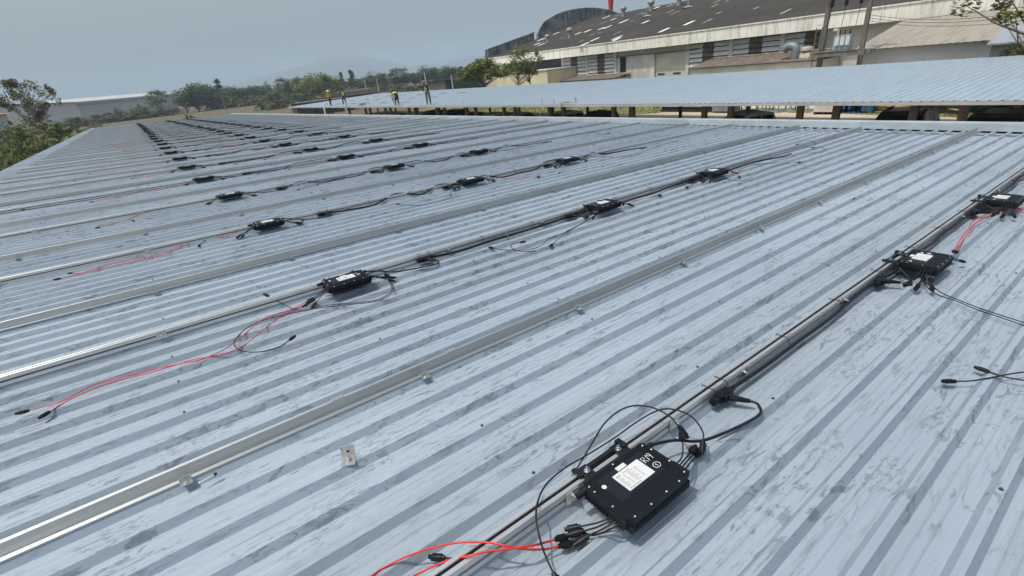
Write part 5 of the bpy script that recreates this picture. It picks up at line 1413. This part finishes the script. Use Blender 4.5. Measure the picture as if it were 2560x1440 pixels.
for x, D, yt_, w_, lab in ((2308, 38, 252, 70, 'dark bush behind the timber heap'), (2470, 40, 248, 90, 'dark bush behind the black SUV at the right')):
    p = hit(x, 265, X=39); t = thing('bush', lab, 'bush', at_rot((38.5, p.y, 0))); 
    for nm, me in (('stem', TP['bush'][1][0]), ('foliage', TP['bush'][1][1])): o = put(nm, me, t); o.scale = (1.3, 1.3, 1.9)

# ================================================================ the four workers
def skin_mesh(name, joints, edges, radii, mats, root=0, lvl=2):
    me = bpy.data.meshes.new(name); me.from_pydata(joints, edges, [])
    o = bpy.data.objects.new(name, me); link(o)
    md = o.modifiers.new('skin', 'SKIN'); md.use_smooth_shade = True
    for i, r in enumerate(radii):
        me.skin_vertices[0].data[i].radius = r if isinstance(r, tuple) else (r, r); me.skin_vertices[0].data[i].use_root = i == root
    s = o.modifiers.new('sub', 'SUBSURF'); s.levels = s.render_levels = lvl
    dg = bpy.context.evaluated_depsgraph_get(); dg.update()
    m2 = bpy.data.meshes.new_from_object(o.evaluated_get(dg)); m2.name = name
    bpy.data.objects.remove(o); bpy.data.meshes.remove(me)
    m2.materials.clear()
    for m in mats: m2.materials.append(m)
    for p_ in m2.polygons: p_.use_smooth = True
    return m2
M_skin = mat('skin', (.24, .13, .085), .55)
def person(label, loc_, rz, J, shirt, vest, trousers, hat, hair, shoes, coat=None):
    """J: pelvis, chest, neck, head, and per side shoulder, elbow, hand, hip, knee, ankle, toe (x right, y forward)"""
    t = thing('person', label, 'person', at_rot(loc_, rz))
    names = ['pelvis', 'waist', 'chest', 'neck', 'head0', 'head1']
    V = [J['pelvis'], J['waist'], J['chest'], J['neck'], J['head0'], J['head1']]
    Rr = [(.13, .105), (.12, .095), (.145, .105), .055, .075, .085]
    E_ = [(0, 1), (1, 2), (2, 3), (3, 4), (4, 5)]
    face = (Vector(J['face'])).normalized()
    h1 = Vector(J['head1']); V.append(tuple(Vector(J['head0']) * .55 + h1 * .45 + face * .085)); Rr.append(.035); E_.append((4, 6))
    idx = {}
    for s_ in ('l', 'r'):
        b = len(V); V += [J[s_ + 'sh'], J[s_ + 'el'], J[s_ + 'wr'], J[s_ + 'ha']]; Rr += [.062, .045, .032, .038]; E_ += [(2, b), (b, b + 1), (b + 1, b + 2), (b + 2, b + 3)]
        hd = Vector(J[s_ + 'ha']); wr_ = Vector(J[s_ + 'wr']); d = (hd - wr_).normalized(); sd = d.cross(face); sd = sd.normalized() if sd.length > .1 else Vector((1, 0, 0))
        for f_ in range(5):
            k = len(V); off = sd * (.012 * (f_ - 2)) * (1 if f_ < 4 else 1.0) + d * (.075 - .008 * abs(f_ - 2) if f_ < 4 else .03) + (Vector((0, 0, 0)) if f_ < 4 else sd * .03)
            V.append(tuple(hd + off + face * .015)); Rr.append(.010); E_.append((b + 3, k))
        b2 = len(V); V += [J[s_ + 'hip'], J[s_ + 'kn'], J[s_ + 'an'], J[s_ + 'to']]; Rr += [.088, .062, .045, .038]; E_ += [(0, b2), (b2, b2 + 1), (b2 + 1, b2 + 2), (b2 + 2, b2 + 3)]
        idx[s_] = (b, b2)
    put('body', skin_mesh('body', [tuple(v) for v in V], E_, Rr, [M_skin]), t)
    def garment(nm, pts, edges, radii, m): return put(nm, skin_mesh(nm, [tuple(Vector(p_)) for p_ in pts], edges, radii, [m]), t)
    mid = lambda a, b, f: tuple(Vector(a) * (1 - f) + Vector(b) * f)
    sl = .98 if coat is None else 1.0
    P_ = [J['waist'], J['chest'], mid(J['chest'], J['neck'], .6), mid(J['pelvis'], J['waist'], .2)]; E2_ = [(0, 1), (1, 2), (0, 3)]; R2 = [(.145, .12), (.168, .128), (.085, .08), (.155, .128)]
    for s_ in ('l', 'r'):
        b = len(P_); P_ += [J[s_ + 'sh'], J[s_ + 'el'], mid(J[s_ + 'el'], J[s_ + 'wr'], .85)]; E2_ += [(1, b), (b, b + 1), (b + 1, b + 2)]; R2 += [.080, .060, .050]
    if coat is not None: R2[3] = (.20, .16)
    garment('jacket' if coat is not None else 'shirt', P_, E2_, R2, coat or shirt)
    if vest is not None:
        garment('safety_vest', [mid(J['pelvis'], J['waist'], .55), J['waist'], J['chest'], mid(J['chest'], J['neck'], .35), mid(J['chest'], J['lsh'], .75), mid(J['chest'], J['rsh'], .75)], [(0, 1), (1, 2), (2, 3), (2, 4), (2, 5)], [(.17, .14), (.165, .138), (.186, .146), (.13, .11), .088, .088], vest)
    T_ = [J['pelvis']]; E3 = []; R3 = [(.158, .128)]
    T_.append(mid(J['pelvis'], J['waist'], .45)); E3.append((0, 1)); R3.append((.145, .118))
    for s_ in ('l', 'r'):
        b = len(T_); T_ += [J[s_ + 'hip'], J[s_ + 'kn'], mid(J[s_ + 'kn'], J[s_ + 'an'], .95)]; E3 += [(0, b), (b, b + 1), (b + 1, b + 2)]; R3 += [.108, .080, .066]
    garment('trousers', T_, E3, R3, trousers)
    for s_ in ('l', 'r'):
        garment('shoe', [J[s_ + 'an'], mid(J[s_ + 'an'], J[s_ + 'to'], .5), J[s_ + 'to']], [(0, 1), (1, 2)], [.052, .048, .044], shoes)
    up_ = (Vector(J['head1']) - Vector(J['head0'])).normalized(); c_ = Vector(J['head1'])
    Mh = Matrix.Translation(c_) @ up_.to_track_quat('Z', 'Y').to_matrix().to_4x4()
    def fit(mb): mb.v = [tuple(Mh @ Vector(v)) for v in mb.v]; return mb
    mb = MB(); mb.ball((0, 0, .012), .098, .098, .092, 12); fit(mb).build('hair', hair, t, True)
    if hat is not None:
        mb = MB(); mb.lathe((0, 0, 0), [(.215, -.005), (.20, .012), (.115, .03), (.108, .10), (.08, .13), (.001, .137)], 18); mb.lathe((0, 0, -.006), [(.215, -.005), (.10, .018)], 18); fit(mb).build('sun_hat', hat, t, True)
    return t
def stand(H_=1.66, arms=0.0, step=.0, lean=0.0):
    k = H_ / 1.66; J = {'pelvis': (0, 0, .90), 'waist': (0, lean * .3, 1.06), 'chest': (0, lean * .75, 1.26), 'neck': (0, lean, 1.42), 'head0': (0, lean + .015, 1.48), 'head1': (0, lean + .02, 1.57), 'face': (0, 1, 0)}
    for s_, x in (('l', -1), ('r', 1)):
        J[s_ + 'sh'] = (x * .185, lean * .85, 1.35); J[s_ + 'el'] = (x * (.23 + arms * .1), lean * .8 - .03, 1.08 + arms * .1); J[s_ + 'wr'] = (x * (.22 + arms * .3), lean + .1, .88 + arms * .22); J[s_ + 'ha'] = (x * (.215 + arms * .38), lean + .13, .80 + arms * .25)
        J[s_ + 'hip'] = (x * .095, 0, .86); J[s_ + 'kn'] = (x * .105, .02 + step * x, .48); J[s_ + 'an'] = (x * .11, -.02 + step * 1.6 * x, .075); J[s_ + 'to'] = (x * .125, .14 + step * 1.6 * x, .042)
    return {n_: (v if n_ == 'face' else tuple(c_ * k for c_ in v)) for n_, v in J.items()}
M_yel = mat('yellow_jacket', (.52, .27, .015), .8, 0, .1, (8, 8, 8)); M_lime = mat('lime_vest', (.50, .68, .06), .7, 0, .06, (8, 8, 8)); M_navy = mat('navy_shirt', (.014, .022, .075), .8); M_drk = mat('dark_trousers', (.020, .020, .026), .85); M_jean = mat('blue_jeans', (.03, .055, .14), .85); M_greyt = mat('grey_trousers', (.085, .09, .095), .85)
M_hatw = mat('white_hat', (.62, .60, .55), .8); M_straw = mat('straw_hat', (.55, .42, .24), .8); M_hatb = mat('brown_hat', (.14, .10, .075), .8); M_hair = mat('black_hair', (.010, .009, .009), .6); M_shoe = mat('dark_shoes', (.03, .028, .026), .7); M_shoew = mat('pale_shoes', (.5, .5, .48), .7); M_maroon = mat('maroon_shirt', (.10, .014, .016), .8)
def feet(x, y, X_): q = hit(x, y, X=X_); return Vector((X_, q.y, carz(X_, q.y) + .02))
person('person in a yellow jacket and white sun hat standing on the carport roof', feet(828, 266, 19.0), R(205), stand(1.66, .05, .06), M_maroon, None, M_drk, M_hatw, M_hair, M_shoe, M_yel)
person('person standing on the carport roof in lime safety vest and blue jeans, without hat', feet(863, 265, 19.3), R(195), stand(1.66, .15, -.07), M_navy, M_lime, M_jean, None, M_hair, M_shoew)
Jb = stand(1.64, 0, .05)
Jb.update({'pelvis': (0, -.12, .90), 'waist': (0, .05, .98), 'chest': (0, .27, .97), 'neck': (0, .42, .88), 'head0': (0, .47, .84), 'head1': (0, .55, .75), 'face': (0, -.3, -1), 'lsh': (-.18, .32, .90), 'rsh': (.18, .32, .90), 'lel': (-.20, .36, .60), 'rel': (.20, .34, .60), 'lwr': (-.12, .38, .34), 'rwr': (.12, .40, .34), 'lha': (-.08, .40, .22), 'rha': (.08, .42, .22), 'lhip': (-.095, -.10, .86), 'rhip': (.095, -.10, .86)})
person('person bending right down on the carport roof, lime vest and straw hat', feet(995, 269, 19.1), R(128), Jb, M_drk, M_lime, M_drk, M_straw, M_hair, M_shoe)
Jl = stand(1.70, 0, .04, .30)
Jl.update({'pelvis': (0, -.06, .92), 'lel': (-.22, .30, 1.08), 'rel': (.22, .30, 1.08), 'lwr': (-.10, .42, .95), 'rwr': (.10, .42, .95), 'lha': (-.05, .45, .88), 'rha': (.06, .45, .88), 'head1': (0, .42, 1.60), 'face': (0, 1, -.5)})
pt_ = person('person leaning forward on the carport roof, navy shirt, grey trousers, brown hat', feet(1074, 267, 19.1), R(128), Jl, M_navy, None, M_greyt, M_hatb, M_hair, M_shoe)
put('safety_vest', skin_mesh('safety_vest', [(0, .10, 1.06), (0, .20, 1.18), (0, .27, 1.32)], [(0, 1), (1, 2)], [(.155, .125), (.165, .130), (.12, .10)], [M_lime]), pt_)

# ================================================================ haze over the plain
hz = MB(); hz.box(-2550, 4350, -650, 6250, -1.2, 240)
o = hz.build('haze', bpy.data.materials.new('haze')); tag(o, kind='stuff')
hm = o.data.materials[0]; hm.use_nodes = True; nt = hm.node_tree; nt.nodes.clear()
out = nt.nodes.new('ShaderNodeOutputMaterial'); pv = nt.nodes.new('ShaderNodeVolumePrincipled')
pv.inputs['Color'].default_value = (.66, .85, 1.0, 1); pv.inputs['Density'].default_value = .0005; pv.inputs['Anisotropy'].default_value = 0
nt.links.new(pv.outputs[0], out.inputs['Volume'])
